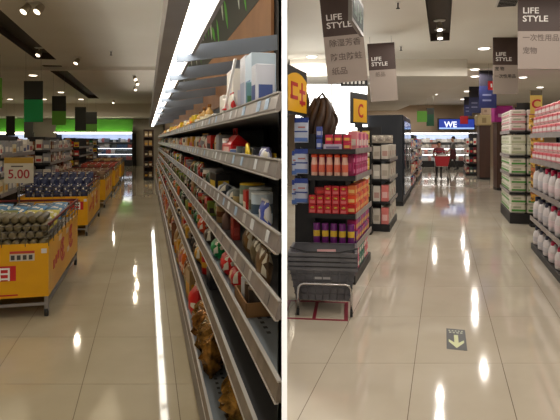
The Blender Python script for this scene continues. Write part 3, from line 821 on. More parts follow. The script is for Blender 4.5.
# bin 1: tubes, ends towards the camera, then yellow and blue packs
rr = random.Random(11)
ME_T = {}
def P_tube(c, e):
    k = ('tube', c)
    if k not in PC:
        mx = Matrix.Rotation(-math.pi / 2, 4, 'X')
        PC[k] = Proto('snack_tube', [('tube_body', MB().lathe([(.034, 0), (.036, .01), (.036, .33), (.034, .34)], 10, mx=mx).mesh('tube_body', colour(c, .4)), []),
                                     ('end_cap', MB().lathe([(.030, -.006), (.034, .0)], 10, mx=mx).mesh('end_cap', colour(e, .4)), [])])
    return PC[k]
for lay in range(4):
    for k in range(14):
        u = -.90 - k * .0735 - (lay % 2) * .036
        if u < -1.93: continue
        c = rr.choice(((88, 80, 56), (104, 94, 64), (76, 70, 54))); e = (120, 108, 78)
        o = P_tube(c, e).place(L.w(u, 5.30 + lay * .05 + rr.uniform(-.015, .015), .637 + lay * .064), L.rot + rr.uniform(-.03, .03))
        tag(o, 'olive brown snack tube, %s layer in the nearest bin' % ('bottom', 'lower middle', 'upper middle', 'top')[lay], 'tube', 'snack tubes in the nearest bin', 'the aisle side', -u)
def lying(c, c2, nm, lab, v0, nrow, z, ncol=5, dz=.05, cat='package'):
    for r_ in range(nrow):
        for k in range(ncol):
            u = -.98 - k * .195
            for h_ in range(2):
                o = P_bag(.18, .06, .30, c if rr.random() < .75 else c2, c2, nm).place(L.w(u + rr.uniform(-.01, .01), v0 + r_ * .33 + .02, z + h_ * .06 + rr.uniform(0, .01)), L.rot + rr.uniform(-.1, .1), (math.radians(-80), 0))
                tag(o, lab, cat, lab + ' heap', 'the aisle side', -u + r_ * .001 + h_ * .0001)
lying((196, 186, 40), (120, 130, 40), 'yellow_packet', 'yellow green packet lying in the nearest bin', 5.66, 2, .70, dz=.1)
lying((60, 130, 180), (40, 60, 90), 'blue_packet', 'light blue packet lying at the back of the nearest bin', 6.36, 2, .70)
# bin 2: dark blue upright packs
for r_ in range(3):
    for k in range(7):
        u = -1.0 - k * .142
        o = P_bag(.13, .10, .26 if r_ else .22, (44, 52, 88), (70, 80, 120), 'blue_pack').place(L.w(u, 9.72 + r_ * .42, .602 + .06 * r_), L.rot + rr.uniform(-.1, .1), (-.12, 0))
        tag(o, 'dark blue pack, %s row of the second bin' % ('front', 'middle', 'back')[r_], 'bag', 'dark blue packs in the second bin', 'the aisle side', -u)
for bi, (c, c2, nm) in enumerate((((104, 60, 52), (150, 120, 90), 'brown'), ((150, 96, 60), (180, 60, 44), 'tan'), ((130, 90, 60), (190, 150, 90), 'brown tan'))):
    a, b, _, _ = BINS[bi + 2]
    for r_ in range(3):
        for k in range(5):
            u = -1.03 - k * .2
            o = P_bag(.18, .12, .24, c if (k + r_) % 2 else c2, c2, 'pack').place(L.w(u, a + .25 + r_ * .6, .602), L.rot)
            tag(o, '%s pack standing in the %s yellow bin' % (nm, ORD[bi + 2]), 'bag', 'packs in the %s bin' % ORD[bi + 2], 'the aisle side', -u + r_ * .001)

# ---- price sign on its pole
ps = empty('price_sign', at(19.5, 180, 7.9) * 1.0, L.rot * .3); ps.location.z = .80
tag(ps, 'white price card reading 5.00 on a pole at the nearest bin', 'sign')
ps.location = L.w(-1.50, 7.30, .84)
MB().tube([(0, 0, -.2), (0, 0, .50)], .008).build('pole', M_WIRE, ps)
cd = MB().box(-.17, .17, -.012, -.004, .19, .50).build('card', colour((216, 208, 190), .5), ps)
MB().box(-.17, .17, -.0135, -.011, .43, .50).build('yellow_strip', colour((190, 150, 60), .5), cd)
text_part('5.00', .15, mat('price_red', (176, 52, 60), .5), cd, 0, -.0145, .25, align='CENTER', bold=.002)
MB().box(-.09, .05, -.0135, -.011, .385, .40).build('small_print', colour((90, 80, 76)), cd)

# ---- free-standing gondolas beyond the bins
def gondola(hall, u0, u1, v0, v1, levels, label, cat='shelf', base=.12, top=None, spine=True, m_shelf=None, group=None, rails=('left', 'right', 'near'), rail_m=None, endw=(-.55, .55)):
    t = empty('shelf_gondola', hall.w((u0 + u1) / 2, v0, 0), hall.rot); hw = (u1 - u0) / 2; D = v1 - v0
    tag(t, label, cat, group)
    m = m_shelf or M_BLACK; top = top or levels[-1] + .3
    MB().box(-hw, hw, 0, D, 0, base).build('plinth', M_BLACK, t)
    if spine: MB().box(-.02, .02, .25, D - .05, base, top).build('spine_panel', M_DARK, t)
    MB().box(hw * endw[0], hw * endw[1], .25, .28, base, top).build('end_panel', M_DARK, t)
    for x in (-.03, .03):
        for y in (.28, D - .08): MB().box(x - .02, x + .02, y, y + .03, base, top).build('upright', M_BLACK, t)
    for z in levels:
        s = MB().box(-hw, hw, .0, D, z - .03, z).build('shelf', m, t)
        if 'near' in rails: MB().box(-hw, hw, -.012, .0, z - .04, z + .012).build('price_rail', rail_m or M_BLACK, s)
        if 'right' in rails: MB().box(hw, hw + .012, 0, D, z - .04, z + .02).build('price_rail', M_RAIL, s)
        if 'left' in rails: MB().box(-hw - .012, -hw, 0, D, z - .04, z + .02).build('price_rail', M_RAIL, s)
    return t
GW = [(W_, RE), (CR, GO), (GY, W_), (W_, BL), (RE, W_), (BR, CR), (YE, RE), (GR, W_)]
GL = ['nearest gondola of mixed groceries at the left edge behind the bins', 'gondola of pale cartons behind the price card', 'gondola of red and brown goods behind the blue bin', 'farthest grocery gondola before the chiller wall']
for gi, (v0, v1) in enumerate(((8.9, 11.4), (13.2, 17.0), (18.6, 23.5), (25.0, 29.0))):
    lv = [.42, .74, 1.04, 1.32]
    gondola(L, -2.72, -2.08, v0, v1, lv, GL[gi], group='grocery gondolas behind the bins')
    rr = random.Random(gi + 20)
    for zi, z in enumerate([.12] + lv):
        pal = [GW[:4], [GW[0], GW[2], GW[5]], [GW[4], GW[5], GW[6]], GW][gi]
        for k in range(4):
            c, c2 = rr.choice(pal); wv = .14
            o = P_box(wv, .16, rr.uniform(.15, .24), c, c2, 'grocery_carton').place(L.w(-2.63 + k * .155, v0 + .10, z), L.rot + rr.uniform(-.08, .08))
            tag(o, '%s carton on the end of the %s' % (cname(c), ('left-edge gondola', 'pale carton gondola', 'red goods gondola', 'farthest gondola')[gi]), 'box', 'cartons on gondola end %d' % gi, 'the floor', z + k * .01)
        y = v0 + .3
        if gi < 2 and zi > 1:
            while y < v1 - .2:
                c, c2 = rr.choice(pal); wv = rr.uniform(.2, .3)
                o = P_box(wv, .16, rr.uniform(.16, .24), c, c2, 'grocery_carton').place(L.w(-2.17, y + wv / 2, z), L.rot + math.pi / 2)
                tag(o, '%s carton on the aisle side of the %s' % (cname(c), ('left-edge gondola', 'pale carton gondola', 'red goods gondola')[gi]), 'box', 'cartons on gondola side %d' % gi, 'the floor', z + y * .001)
                y += wv + .02
def c_sign(loc, rot, W, H, label, pole=.3, scale=1.0):
    t = empty('promotion_sign', loc, rot); tag(t, label, 'sign')
    MB().tube([(0, 0, -pole), (0, 0, H * .3)], .008).build('pole', M_BLACK, t)
    b = []
    n = 12; pts = [(-W / 2, 0), (W / 2, 0), (W / 2, H * .8)] + [(W / 2 * math.cos(math.pi * k / n), H * .8 + H * .2 * math.sin(math.pi * k / n)) for k in range(1, n)] + [(-W / 2, H * .8)]
    vs = [(x, -.012, z) for x, z in pts] + [(x, -.004, z) for x, z in pts]; N = len(pts)
    cd = MB().add(vs, [tuple(range(N)), tuple(range(2 * N - 1, N - 1, -1))] + [(i, N + i, N + (i + 1) % N, (i + 1) % N) for i in range(N)]).build('card', M_YEL_SIGN, t)
    text_part('C', H * .62, M_RED, cd, 0, -.014, H * .26, align='CENTER', bold=.006)
    return t
c_sign(L.w(-2.62, 13.14, 1.20), 0.05, .24, .34, 'yellow card with a red C above the pale carton gondola', .9)
c_sign(L.w(-2.40, 18.5, 1.26), 0.05, .22, .34, 'smaller yellow card with a red C farther back', .9)

# ---- hanging banners
M_BAN_DARK = mat('banner_dark', (60, 62, 58), .6); M_BAN_GR = mat('banner_green', (34, 172, 98), .6); M_BAN_LG = mat('banner_light_green', (118, 190, 76), .6)
def hang_banner(px0, px1, py0, py1, Y, split, m_lo, label, group, m_hi=None, ztop=CZ, rot=0.0):
    a = at((px0 + px1) / 2, py1, Y); t = empty('hanging_banner', a, rot); tag(t, label, 'banner', group)
    W = (px1 - px0) / F * Y; H = (py1 - py0) / F * Y; s = H * (1 - split)
    MB().box(-W / 2, W / 2, -.006, .006, 0, s).build('lower_panel', m_lo, t)
    MB().box(-W / 2, W / 2, -.008, .008, s, H).build('upper_panel', m_hi or M_BAN_DARK, t)
    for x in (-W * .4, W * .4): MB().tube([(x, 0, H - .01), (x, 0, ztop - a.z)], .003, 4).build('hanging_wire', M_WIRE, t)
    return t
hang_banner(24, 43, 81, 122, 13.0, .45, M_BAN_GR, 'largest dark and green hanging banner over the bins', 'green hanging banners')
hang_banner(52, 66, 96, 125, 17.5, .52, M_BAN_LG, 'second hanging banner, dark over light green', 'green hanging banners')
hang_banner(75, 86, 107, 131, 22.0, .55, M_BAN_DARK, 'dark hanging banner right of the light green ones', 'green hanging banners', ztop=CZ + .16)
hang_banner(86, 97, 112, 132, 26.0, .6, M_BAN_LG, 'distant hanging banner with a light green foot', 'green hanging banners')
hang_banner(6, 15, 116, 136, 26.5, .5, M_BAN_DARK, 'small dark hanging banner at the far left', 'green hanging banners')
hang_banner(24, 33, 120, 138, 30.0, .5, M_BAN_DARK, 'small dark hanging banner below the largest one', 'green hanging banners')
hang_banner(-14, 2, 78, 108, 13.5, .3, M_BAN_LG, 'light green hanging banner cut by the left edge', 'green hanging banners', M_BAN_LG)

# ---- chiller wall at the far end
def chiller(x0, x1, Y, label, lit, hall_left=True, cols=None, header=None, zh=(2.0, 2.8)):
    t = empty('wall_chiller', (x0, Y, 0)); W = x1 - x0; tag(t, label, 'chiller')
    MB().box(0, W, .1, .9, 0, .35).build('base_cabinet', M_DARK, t)
    MB().box(0, W, .84, .9, .35, 1.95).build('back_panel', colour((200, 205, 210)), t)
    for x in (0, W - .05): MB().box(x, x + .05, .1, .84, .35, 1.95).build('side_panel', M_DARK, t)
    for z in (.7, 1.05, 1.38): MB().box(.05, W - .05, .3, .84, z, z + .03).build('shelf', M_GREY, t)
    MB().box(.06, W - .06, .80, .838, 1.46, 1.86).build('backlit_strip', mat('backlit_strip', (200, 216, 250), emit=.7), t)
    for z in (.7, 1.05): MB().box(.06, W - .06, .30, .33, z - .02, z).build('shelf_lamp', lit, t)
    MB().box(0, W, .0, .9, 1.95, 2.02).build('hood', M_GREY, t)
    k = MB().box(.05, W - .05, .08, .16, 1.90, 1.95).build('hood_lamp', lit, t)
    rr = random.Random(int(x0 * 10)); cols = cols or [(220, 224, 232), (90, 120, 170), (60, 70, 80), (200, 120, 120), (230, 230, 235), (120, 130, 140)]
    for z in (.35, .73, 1.08, 1.41):
        b = MB(); x = .08; ms = [colour(c) for c in cols]
        while x < W - .2:
            w_ = rr.uniform(.12, .35); b.rbox(x, x + w_ - .02, .34, .6, z, z + rr.uniform(.15, .27), .01, rr.randrange(len(ms))); x += w_
        o = stuff(b.build('chilled_goods', ms, t))
    if header:
        hb = MB().add([(0, -.05, zh[0] + .06), (W, -.05, zh[0] + .06), (W, .15, zh[1]), (0, .15, zh[1]), (0, .0, zh[0] + .06), (W, .0, zh[0] + .06), (W, .2, zh[1]), (0, .2, zh[1])],
                      [(0, 1, 2, 3), (7, 6, 5, 4), (0, 4, 5, 1), (3, 2, 6, 7), (1, 5, 6, 2), (0, 3, 7, 4)]).build('header_board', header, t)
        MB().box(0, W, -.25, -.15, zh[0] - .02, zh[0] + .005).build('header_lamp', M_WARMLINE, t)
        MB().box(0, W, -.28, -.05, zh[0] - .05, zh[0] - .02).build('lamp_ledge', M_GREY, t)
    return t
M_COOL = mat('chiller_lamp', (235, 242, 255), emit=4.0); M_WARMLINE = mat('header_lamp', (255, 246, 214), emit=9.0)
M_HEADGREEN = mat('header_green', (84, 170, 50), .5)
chiller(-13.3, -8.75, 33.2, 'long lit chiller with green header at the end of the grocery hall', M_COOL, header=M_HEADGREEN)
chiller(-16.4, -14.7, 32.6, 'short chiller with green header at the far left', M_WARMLINE, header=M_HEADGREEN, cols=[(190, 160, 120), (150, 60, 50), (200, 190, 160), (90, 70, 60)])

# ================================================================== HOUSEHOLD HALL
MG = (190, 40, 110); PU = (112, 36, 120); RD = (206, 34, 36); ORG = (236, 84, 40); TEAL = (60, 130, 110); PKW = (236, 150, 160)
NAMES.update({MG: 'magenta', PU: 'purple', RD: 'bright red', ORG: 'orange red', TEAL: 'teal', PKW: 'pale pink'})
def put(pr, u, v, z, face, label, cat, group, order=None, key=0.0, yaw=0.0, tilt=(0, 0)):
    a = {'near': 0.0, 'right': math.pi / 2, 'left': -math.pi / 2}[face]
    return tag(pr.place(R.w(u, v, z), R.rot + a + yaw, tilt), label, cat, group, order, key)

# ---- first gondola on the left with the pegboard of blue packs
gondola(R, -1.42, -.90, 5.98, 7.30, [.41, .74, 1.15, 1.44], 'black gondola of red and purple household packs beside the shopping baskets', top=1.62, base=.10, rails=('near', 'right'), endw=(-1.0, .42))
pgb = empty('pegboard', R.w(-1.53, 6.16, 0), R.rot); tag(pgb, 'black pegboard with blue packs at the partition', 'rack')
MB().box(-.085, .15, 0, .03, .0, 1.62).build('panel', M_BLACK, pgb)
for i, z in enumerate((1.52, 1.17, .84)):
    MB().tube([(.005, .0, z + .285), (.005, -.09, z + .285), (.005, -.10, z + .30)], .005, 5).build('hook', M_WIRE, pgb)
    if i: MB().tube([(-.075, .0, z + .25), (-.075, -.06, z + .25), (-.075, -.07, z + .265)], .005, 5).build('hook', M_WIRE, pgb)
def P_bluepack(w_):
    k = ('bp', w_)
    if k not in PC:
        body = MB().pillow(w_, .05, .25).mesh('pouch', colour((206, 216, 236), .35))
        b1 = MB().box(-w_ * .49, w_ * .49, -.012, .012, .225, .28)
        band = MB().box(-w_ * .46, w_ * .46, -.030, -.010, .118, .132).mesh('blue_band', colour((44, 74, 160), .4))
        foot = MB().box(-w_ * .46, w_ * .46, -.022, -.008, .012, .055).mesh('blue_foot', colour((92, 128, 200), .4))
        mark = MB().box(-w_ * .2, w_ * .3, -.031, -.020, .165, .18).mesh('printed_mark', colour((196, 120, 120), .4))
        PC[k] = Proto('blue_pack', [('pouch', body, []), ('header_card', b1.mesh('header_card', colour((40, 70, 160), .4)), []), ('blue_band', band, []), ('blue_foot', foot, []), ('printed_mark', mark, [])])
    return PC[k]
for i, z in enumerate((1.52, 1.17, .84)):
    put(P_bluepack(.16), -1.525, 6.10, z, 'near', 'blue and white pack on the pegboard hooks', 'package', 'hanging blue packs', 'the top', i)
    if i: put(P_bluepack(.06), -1.607, 6.115, z - .02, 'near', 'narrow blue and white pack tight against the partition', 'package', 'hanging blue packs', 'the top', i)
GB = 'packs on the first gondola'
# top shelf: blue, pink cartons
for i in range(2):
    put(P_box(.06, .06, .13, (60, 84, 170), (196, 200, 224)), -1.31, 6.06, 1.445 + i * .132, 'near', ('lower', 'upper')[i] + ' blue carton on the top of the first gondola', 'box', GB)
for k in range(3):
    for i in range(2):
        put(P_box(.08, .06, .08, (206, 36, 80), (236, 190, 90)), -1.20 + k * .1, 6.06, 1.445 + i * .082, 'near', 'crimson carton with yellow print atop the first gondola', 'box', GB, 'the partition', k + i * .1)
put(P_box(.20, .03, .06, (186, 176, 200), (120, 110, 150)), -1.15, 6.005, 1.445, 'near', 'pale lilac price carton lying on the top of the first gondola', 'box', GB)
for k in range(6):
    put(P_box(.14, .1, .2 - .02 * (k % 2), MG if k % 2 else PKW, W_), -.97, 6.3 + k * .17, 1.445, 'right', '%s aisle-side carton atop the first gondola' % ('magenta' if k % 2 else 'pale pink'), 'box', GB, 'the camera', k)
# second: orange topped bottles, magenta cartons
for k in range(5):
    put(P_bottle(.036, .24, (236, 190, 170), (236, 80, 40), (226, 110, 84), 'orange_bottle', .8), -1.365 + k * .085, 6.05, 1.155, 'near', 'white bottle with a bright orange cap', 'bottle', 'orange capped bottles', 'the partition', k)
for k in range(7):
    for i in range(2):
        put(P_box(.12, .1, .12, MG if (k + i) % 2 else (170, 30, 90), (236, 150, 190), 'magenta_carton'), -.97, 6.24 + k * .14, 1.155 + i * .122, 'right', 'magenta carton on the second shelf of the first gondola', 'box', GB, 'the camera', k + i * .1)
for k in range(4):
    put(P_box(.1, .1, .24, (150, 30, 84), (190, 60, 120)), -1.33 + k * .11, 6.16, 1.155, 'near', 'dark magenta carton behind the orange capped bottles', 'box', GB, 'the partition', k)
# third: stacked red cartons
for i in range(3):
    for k in range(5):
        if i == 2 and k < 2: continue
        put(P_red((188, 28, 42)), -1.375 + k * .086, 6.03, .745 + i * .103, 'near', 'red carton with yellow mark, %s row of the stack' % ('bottom', 'middle', 'top')[i], 'box', 'stacked red cartons', 'the partition', k)
    for k in range(9):
        c = (RD, ORG, (226, 120, 60))[(k + i) % 3]
        put(P_box(.1, .1, .1, c, (240, 200, 120), 'red_carton'), -.96, 6.12 + k * .125, .745 + i * .103, 'right', '%s aisle-side carton, %s row of the red stack' % ({RD: 'red', ORG: 'orange red'}.get(c, 'light orange'), ('bottom', 'middle', 'top')[i]), 'box', 'stacked red cartons', 'the camera', k)
put(P_box(.1, .08, .08, (140, 24, 26), (190, 40, 40)), -1.30, 6.03, .952, 'near', 'dark red carton lying tilted on top of the red stack', 'box', 'stacked red cartons', yaw=.4)
# fourth: purple cans and cartons
for k in range(5):
    put(P_can(.038, .22, PU, (150, 60, 150), (226, 190, 60), 'purple_can'), -1.34 + k * .095, 6.06, .415, 'near', 'purple can with yellow band beside the baskets', 'can', 'purple cans', 'the partition', k)
for k in range(8):
    for i in range(2):
        c = (PU, MG, (150, 40, 140))[(k + i) % 3]
        put(P_box(.13, .1, .13, c, (232, 190, 60), 'purple_carton'), -.965, 6.20 + k * .14, .415 + i * .133, 'right', '%s carton on the aisle side of the fourth shelf' % {PU: 'purple', MG: 'magenta'}.get(c, 'violet'), 'box', GB, 'the camera', k + i * .1)
for k in range(8):
    for i in range(2):
        c = ((210, 70, 120), TEAL, (226, 120, 130))[k // 3 % 3]
        put(P_box(.13, .1, .13, c, W_, 'rose_carton'), -.97, 6.06 + k * .15, .105 + i * .133, 'right', '%s carton on the base of the first gondola' % {TEAL: 'teal'}.get(c, 'rose'), 'box', GB, 'the camera', k + i * .1)

# ---- sale board and twisted brown ornament above
sb = empty('sale_board', R.w(-1.515, 5.42, 1.82), R.rot); tag(sb, 'yellow sale board with red print above the blue packs', 'sign')
MB().box(-.01, .01, .0, .86, .0, .50).build('black_frame', M_DARK, sb)
n = 10; pts = [(.03, .03), (.83, .03), (.83, .33)] + [(.03 + .8 * (1 - k / n), .33 + .12 * math.sin(math.pi * (.15 + .7 * k / n))) for k in range(n + 1)]
N = len(pts)
MB().add([(.0145, x, z) for x, z in pts] + [(.0095, x, z) for x, z in pts], [tuple(range(N)), tuple(range(2 * N - 1, N - 1, -1))] + [(i, N + i, N + (i + 1) % N, (i + 1) % N) for i in range(N)]).build('yellow_face', M_YEL_SIGN, sb)
for (a, b, c, d) in ((.12, .42, .16, .20), (.14, .20, .16, .34), (.14, .42, .30, .34), (.50, .76, .24, .28), (.58, .64, .10, .36), (.50, .76, .12, .16)):
    MB().box(.0145, .017, a, b, c, d).build('red_stroke', M_RED, sb)
MB().box(-.01, .01, .02, .07, -.04, .0).build('foot', M_BLACK, sb); MB().box(-.01, .01, .78, .83, -.04, .0).build('foot', M_BLACK, sb)

om = empty('brown_ornament', R.w(-1.36, 6.36, 1.445), R.rot); tag(om, 'twisted brown branch ornament with looped arms on the first gondola', 'ornament')
M_OM = noisy('dark_branch', (84, 62, 46), (58, 42, 32), 14, .5, bump=.3, stretch=(1, 1, .3))
for k in range(9):
    a0 = 2 * math.pi * k / 9; pts = []; rad = []
    for j in range(11):
        s = j / 10; r = .03 + .115 * math.sin(math.pi * min(1, s * .92 + .04)) ** .8; a = a0 + s * 1.1
        pts.append((r * math.cos(a), r * math.sin(a) * .7, .02 + .56 * s)); rad.append(.052 * (1 - .4 * abs(2 * s - 1)))
    MB().tube(pts, radii=rad, n=7).build('twisted_stem', M_OM, om)
def arc(c, r, a0, a1, n=9, sz=1.0): return [(c[0] + r * math.cos(a0 + (a1 - a0) * k / n), c[1], c[2] + sz * r * math.sin(a0 + (a1 - a0) * k / n)) for k in range(n + 1)]
MB().tube(arc((.13, -.03, .33), .07, -1.4, 1.9, sz=1.3), .014, 6).build('loop_arm', M_OM, om)
MB().tube([(-.06, -.05, .22), (-.13, -.07, .30), (-.15, -.08, .42), (-.13, -.08, .54), (-.15, -.08, .62), (-.17, -.08, .65)], radii=[.03, .026, .022, .02, .022, .026], n=7).build('branch_arm', M_OM, om)
MB().tube([(-.05, -.06, .28), (-.12, -.10, .36), (-.19, -.11, .39), (-.23, -.11, .45)], radii=[.026, .022, .02, .026], n=7).build('branch_arm', M_OM, om)
MB().tube([(-.03, -.05, .45), (-.02, -.06, .58), (.03, -.05, .64), (.08, -.04, .56), (.09, -.03, .42)], .018, 7).build('loop_arm', M_OM, om)

# ---- second gondola on the left with pale cartons
gondola(R, -1.62, -.86, 9.58, 11.1, [.50, .88, 1.22], 'black gondola of pale cartons behind the red gondola', top=1.78, base=.12, rails=('right',))
PW = [((206, 198, 186), (176, 164, 150)), ((216, 208, 196), (190, 150, 140)), ((196, 190, 180), (226, 220, 210))]
rr = random.Random(31)
for zi, (z, h_) in enumerate(((.12, .3), (.505, .30), (.885, .28), (1.225, .26))):
    for k in range(5):
        c, c2 = PW[(k + zi) % 3]
        if zi < 2 and k == 4: c, c2 = ((216, 120, 116), (236, 190, 186))
        put(P_box(.12, .12, h_ * (.85 if k % 2 else .95), c, c2, 'pale_carton'), -1.50 + k * .138, 9.68, z, 'near', '%s carton on the end of the second gondola' % ('pinkish' if c[0] - c[1] > 50 else 'pale'), 'box', 'pale cartons on the second gondola', 'the floor', z + k * .01)
    for k in range(8):
        c, c2 = PW[(k + zi) % 3]
        put(P_box(.15, .12, h_ * .9, c, c2, 'pale_carton'), -.94, 9.86 + k * .16, z, 'right', 'pale carton along the aisle side of the second gondola', 'box', 'pale cartons on the second gondola', 'the floor', z + k * .01)
for k in range(7):
    put(P_bag(.14, .08, .14, (186, 176, 164), (150, 140, 130)), -1.28 + (k % 4) * .13, 9.70 + (k // 4) * .2, 1.5 if False else 1.225 + .27, 'near', 'grey soft bag heaped on top of the second gondola', 'bag', 'soft bags on top of the second gondola', 'the partition', k)
# clip strips of yellow packets between the gondolas
cs = empty('clip_rack', R.w(-1.30, 9.30, 0), R.rot); tag(cs, 'narrow black rack of yellow packets beside the pale cartons', 'rack')
MB().box(-.17, .17, 0, .02, 0, 1.70).build('panel', M_BLACK, cs); MB().box(-.17, .17, -.1, .2, 0, .04).build('foot', M_BLACK, cs)
for i in range(5):
    for k in range(2):
        z = .62 + i * .22
        MB().tube([(-.08 + k * .16, 0, z + .2), (-.08 + k * .16, -.06, z + .2)], .004, 5).build('hook', M_WIRE, cs)
        put(P_bag(.13, .04, .2, (222, 190, 90) if (i + k) % 2 else (220, 214, 200), (196, 160, 60)), -1.30 - .08 + k * .16, 9.25, z, 'near', 'yellow packet hanging on the narrow rack', 'bag', 'packets on the narrow rack', 'the floor', i + k * .1)
cs2 = empty('promotion_board', R.w(-1.55, 9.72, 1.84), R.rot - .28); tag(cs2, 'black framed yellow board with red C above the pale cartons', 'sign')
MB().box(-.01, .01, 0, .72, .0, .55).build('black_frame', M_DARK, cs2)
fc = MB().box(.0095, .0145, .10, .68, .03, .44).build('yellow_face', M_YEL_SIGN, cs2)
text_part('C', .34, M_RED, fc, .016, .40, .12, align='CENTER', rz=math.pi / 2, bold=.008)
MB().box(-.01, .01, .2, .5, -.07, .0).build('foot', M_BLACK, cs2)

# ---- lit white panel and black sign behind the gondolas
M_LIT = mat('backlit_panel', (255, 255, 252), emit=2.2)
lp = empty('backlit_wall_panel', (.36, 13.2, 0)); tag(lp, 'glowing white wall panel behind the left gondolas', 'lightbox')
for k in range(2):
    MB().box(.01 + k * .86, .84 + k * .86, 0, .05, .55, 2.86).build('light_panel', M_LIT, lp)
b = MB(); b.box(-.03, 1.75, -.01, .06, 2.86, 2.9); b.box(.845, .865, -.01, .06, 0, 2.86); b.box(-.03, 1.75, -.01, .06, 0, .55)
b.build('panel_frame', colour((190, 190, 186)), lp)
es = empty('black_sign', (1.40, 12.9, 2.79)); tag(es, 'flat black sign with white marks before the glowing panel', 'sign')
MB().box(0, .62, 0, .03, 0, .18).build('board', M_BLACK, es)
for k in range(6): MB().box(.05 + k * .09, .10 + k * .09, -.004, .0, .05, .12).build('white_mark', M_TXT_WHITE, es)
for x in (.1, .5): MB().tube([(x, .015, .17), (x, .015, CZ - 2.79)], .004, 4).build('hanging_wire', M_WIRE, es)

# ---- dark tall cooler
ck = empty('tall_cooler', R.w(-1.45, 13.35, 0), R.rot); tag(ck, 'tall black cooler cabinet behind the pale carton gondola', 'cabinet')
MB().box(-.55, .56, .06, 2.9, 0, .1).build('plinth', M_BLACK, ck)
MB().rbox(-.55, .56, .0, 2.95, .1, 2.14, .02).build('cabinet_body', mat('cooler_black', (28, 32, 40), .35), ck)
MB().box(.565, .58, .15, 1.4, .25, 2.0).build('door', mat('cooler_glass', (40, 52, 66), .08), ck)
MB().box(.565, .58, 1.5, 2.8, .25, 2.0).build('door', mat('cooler_glass', (40, 52, 66), .08), ck)
MB().tube([(.6, 1.3, .8), (.62, 1.3, .85), (.62, 1.3, 1.4), (.6, 1.3, 1.45)], .012, 6).build('door_handle', M_CHROME, ck)
MB().tube([(.6, 1.6, .8), (.62, 1.6, .85), (.62, 1.6, 1.4), (.6, 1.6, 1.45)], .012, 6).build('door_handle', M_CHROME, ck)
# ---- farther shelves on the left of the aisle
rr = random.Random(41)
for gi, (v0, v1, nm) in enumerate(((17.0, 20.5, 'gondola of red and blue goods beyond the black cooler'), (21.5, 26.5, 'farthest gondola on the left of the household aisle'))):
    lv = [.5, .9, 1.3]
    gondola(R, -1.5, -.92, v0, v1, lv, nm, base=.1, top=1.75, rails=('right', 'near'))
    for zi, z in enumerate([.1] + lv):
        y = v0 + .05
        while y < v1 - .25:
            w_ = rr.uniform(.2, .34); c, c2 = rr.choice((((196, 40, 50), W_), ((60, 120, 190), W_), (W_, RD), ((90, 70, 60), CR), (BK, RD), (CR, GO)))
            put(P_box(w_, .14, rr.uniform(.2, .3), c, c2, 'far_carton'), -1.00, y + w_ / 2, z, 'right', 'small carton on the %s far left gondola' % ('nearer', 'farther')[gi], 'box', 'cartons on far gondola %d' % gi, 'the camera', y + zi * .001); y += w_ + .01
        for k in range(3):
            c, c2 = rr.choice((((196, 40, 50), W_), (W_, RD), ((90, 70, 60), CR)))
            put(P_box(.14, .1, .24, c, c2, 'far_carton'), -1.40 + k * .15, v0 + .08, z, 'near', 'carton on the end of the %s far gondola' % ('nearer', 'farther')[gi], 'box', 'cartons on far gondola %d' % gi, 'the floor', z + k * .01)

# ---- stacked shopping baskets on their chrome cart
CT = Vector((.425, 5.20, 0)); CR_ = math.radians(-7)
ct = empty('basket_cart', CT, CR_); tag(ct, 'low chrome wheeled cart under the stacked shopping baskets', 'cart')
for y, nm in ((-.27, 'front_hoop'), (.27, 'rear_hoop')):
    pts = [(-.235, y, .06), (-.235, y, .20)] + [(-.235 + .05 * (1 - math.cos(a)), y, .22 + .06 * math.sin(a)) for a in (.5, 1.0, 1.57)] + [(.235 - .05 * (1 - math.cos(a)), y, .22 + .06 * math.sin(a)) for a in (1.57, 1.0, .5)] + [(.235, y, .20), (.235, y, .06)]
    MB().tube(pts, .011, 8).build(nm, M_CHROME, ct)
for x in (-.235, .235):
    MB().tube([(x, -.27, .10), (x, .27, .10)], .010, 8).build('side_rail', M_CHROME, ct)
    for y in (-.27, .27):
        MB().lathe([(.01, -.012), (.030, -.012), (.030, .012), (.01, .012)], 12, mx=Matrix.Translation((x, y, .030)) @ Matrix.Rotation(math.pi / 2, 4, 'Y')).build('wheel', M_RUBBER, ct)
for y in (-.14, .0, .14): MB().tube([(-.235, y, .105), (.235, y, .105)], .007, 6).build('cross_bar', M_CHROME, ct)
M_BASKET = noisy('basket_plastic', (98, 98, 104), (86, 86, 92), 8, .4)
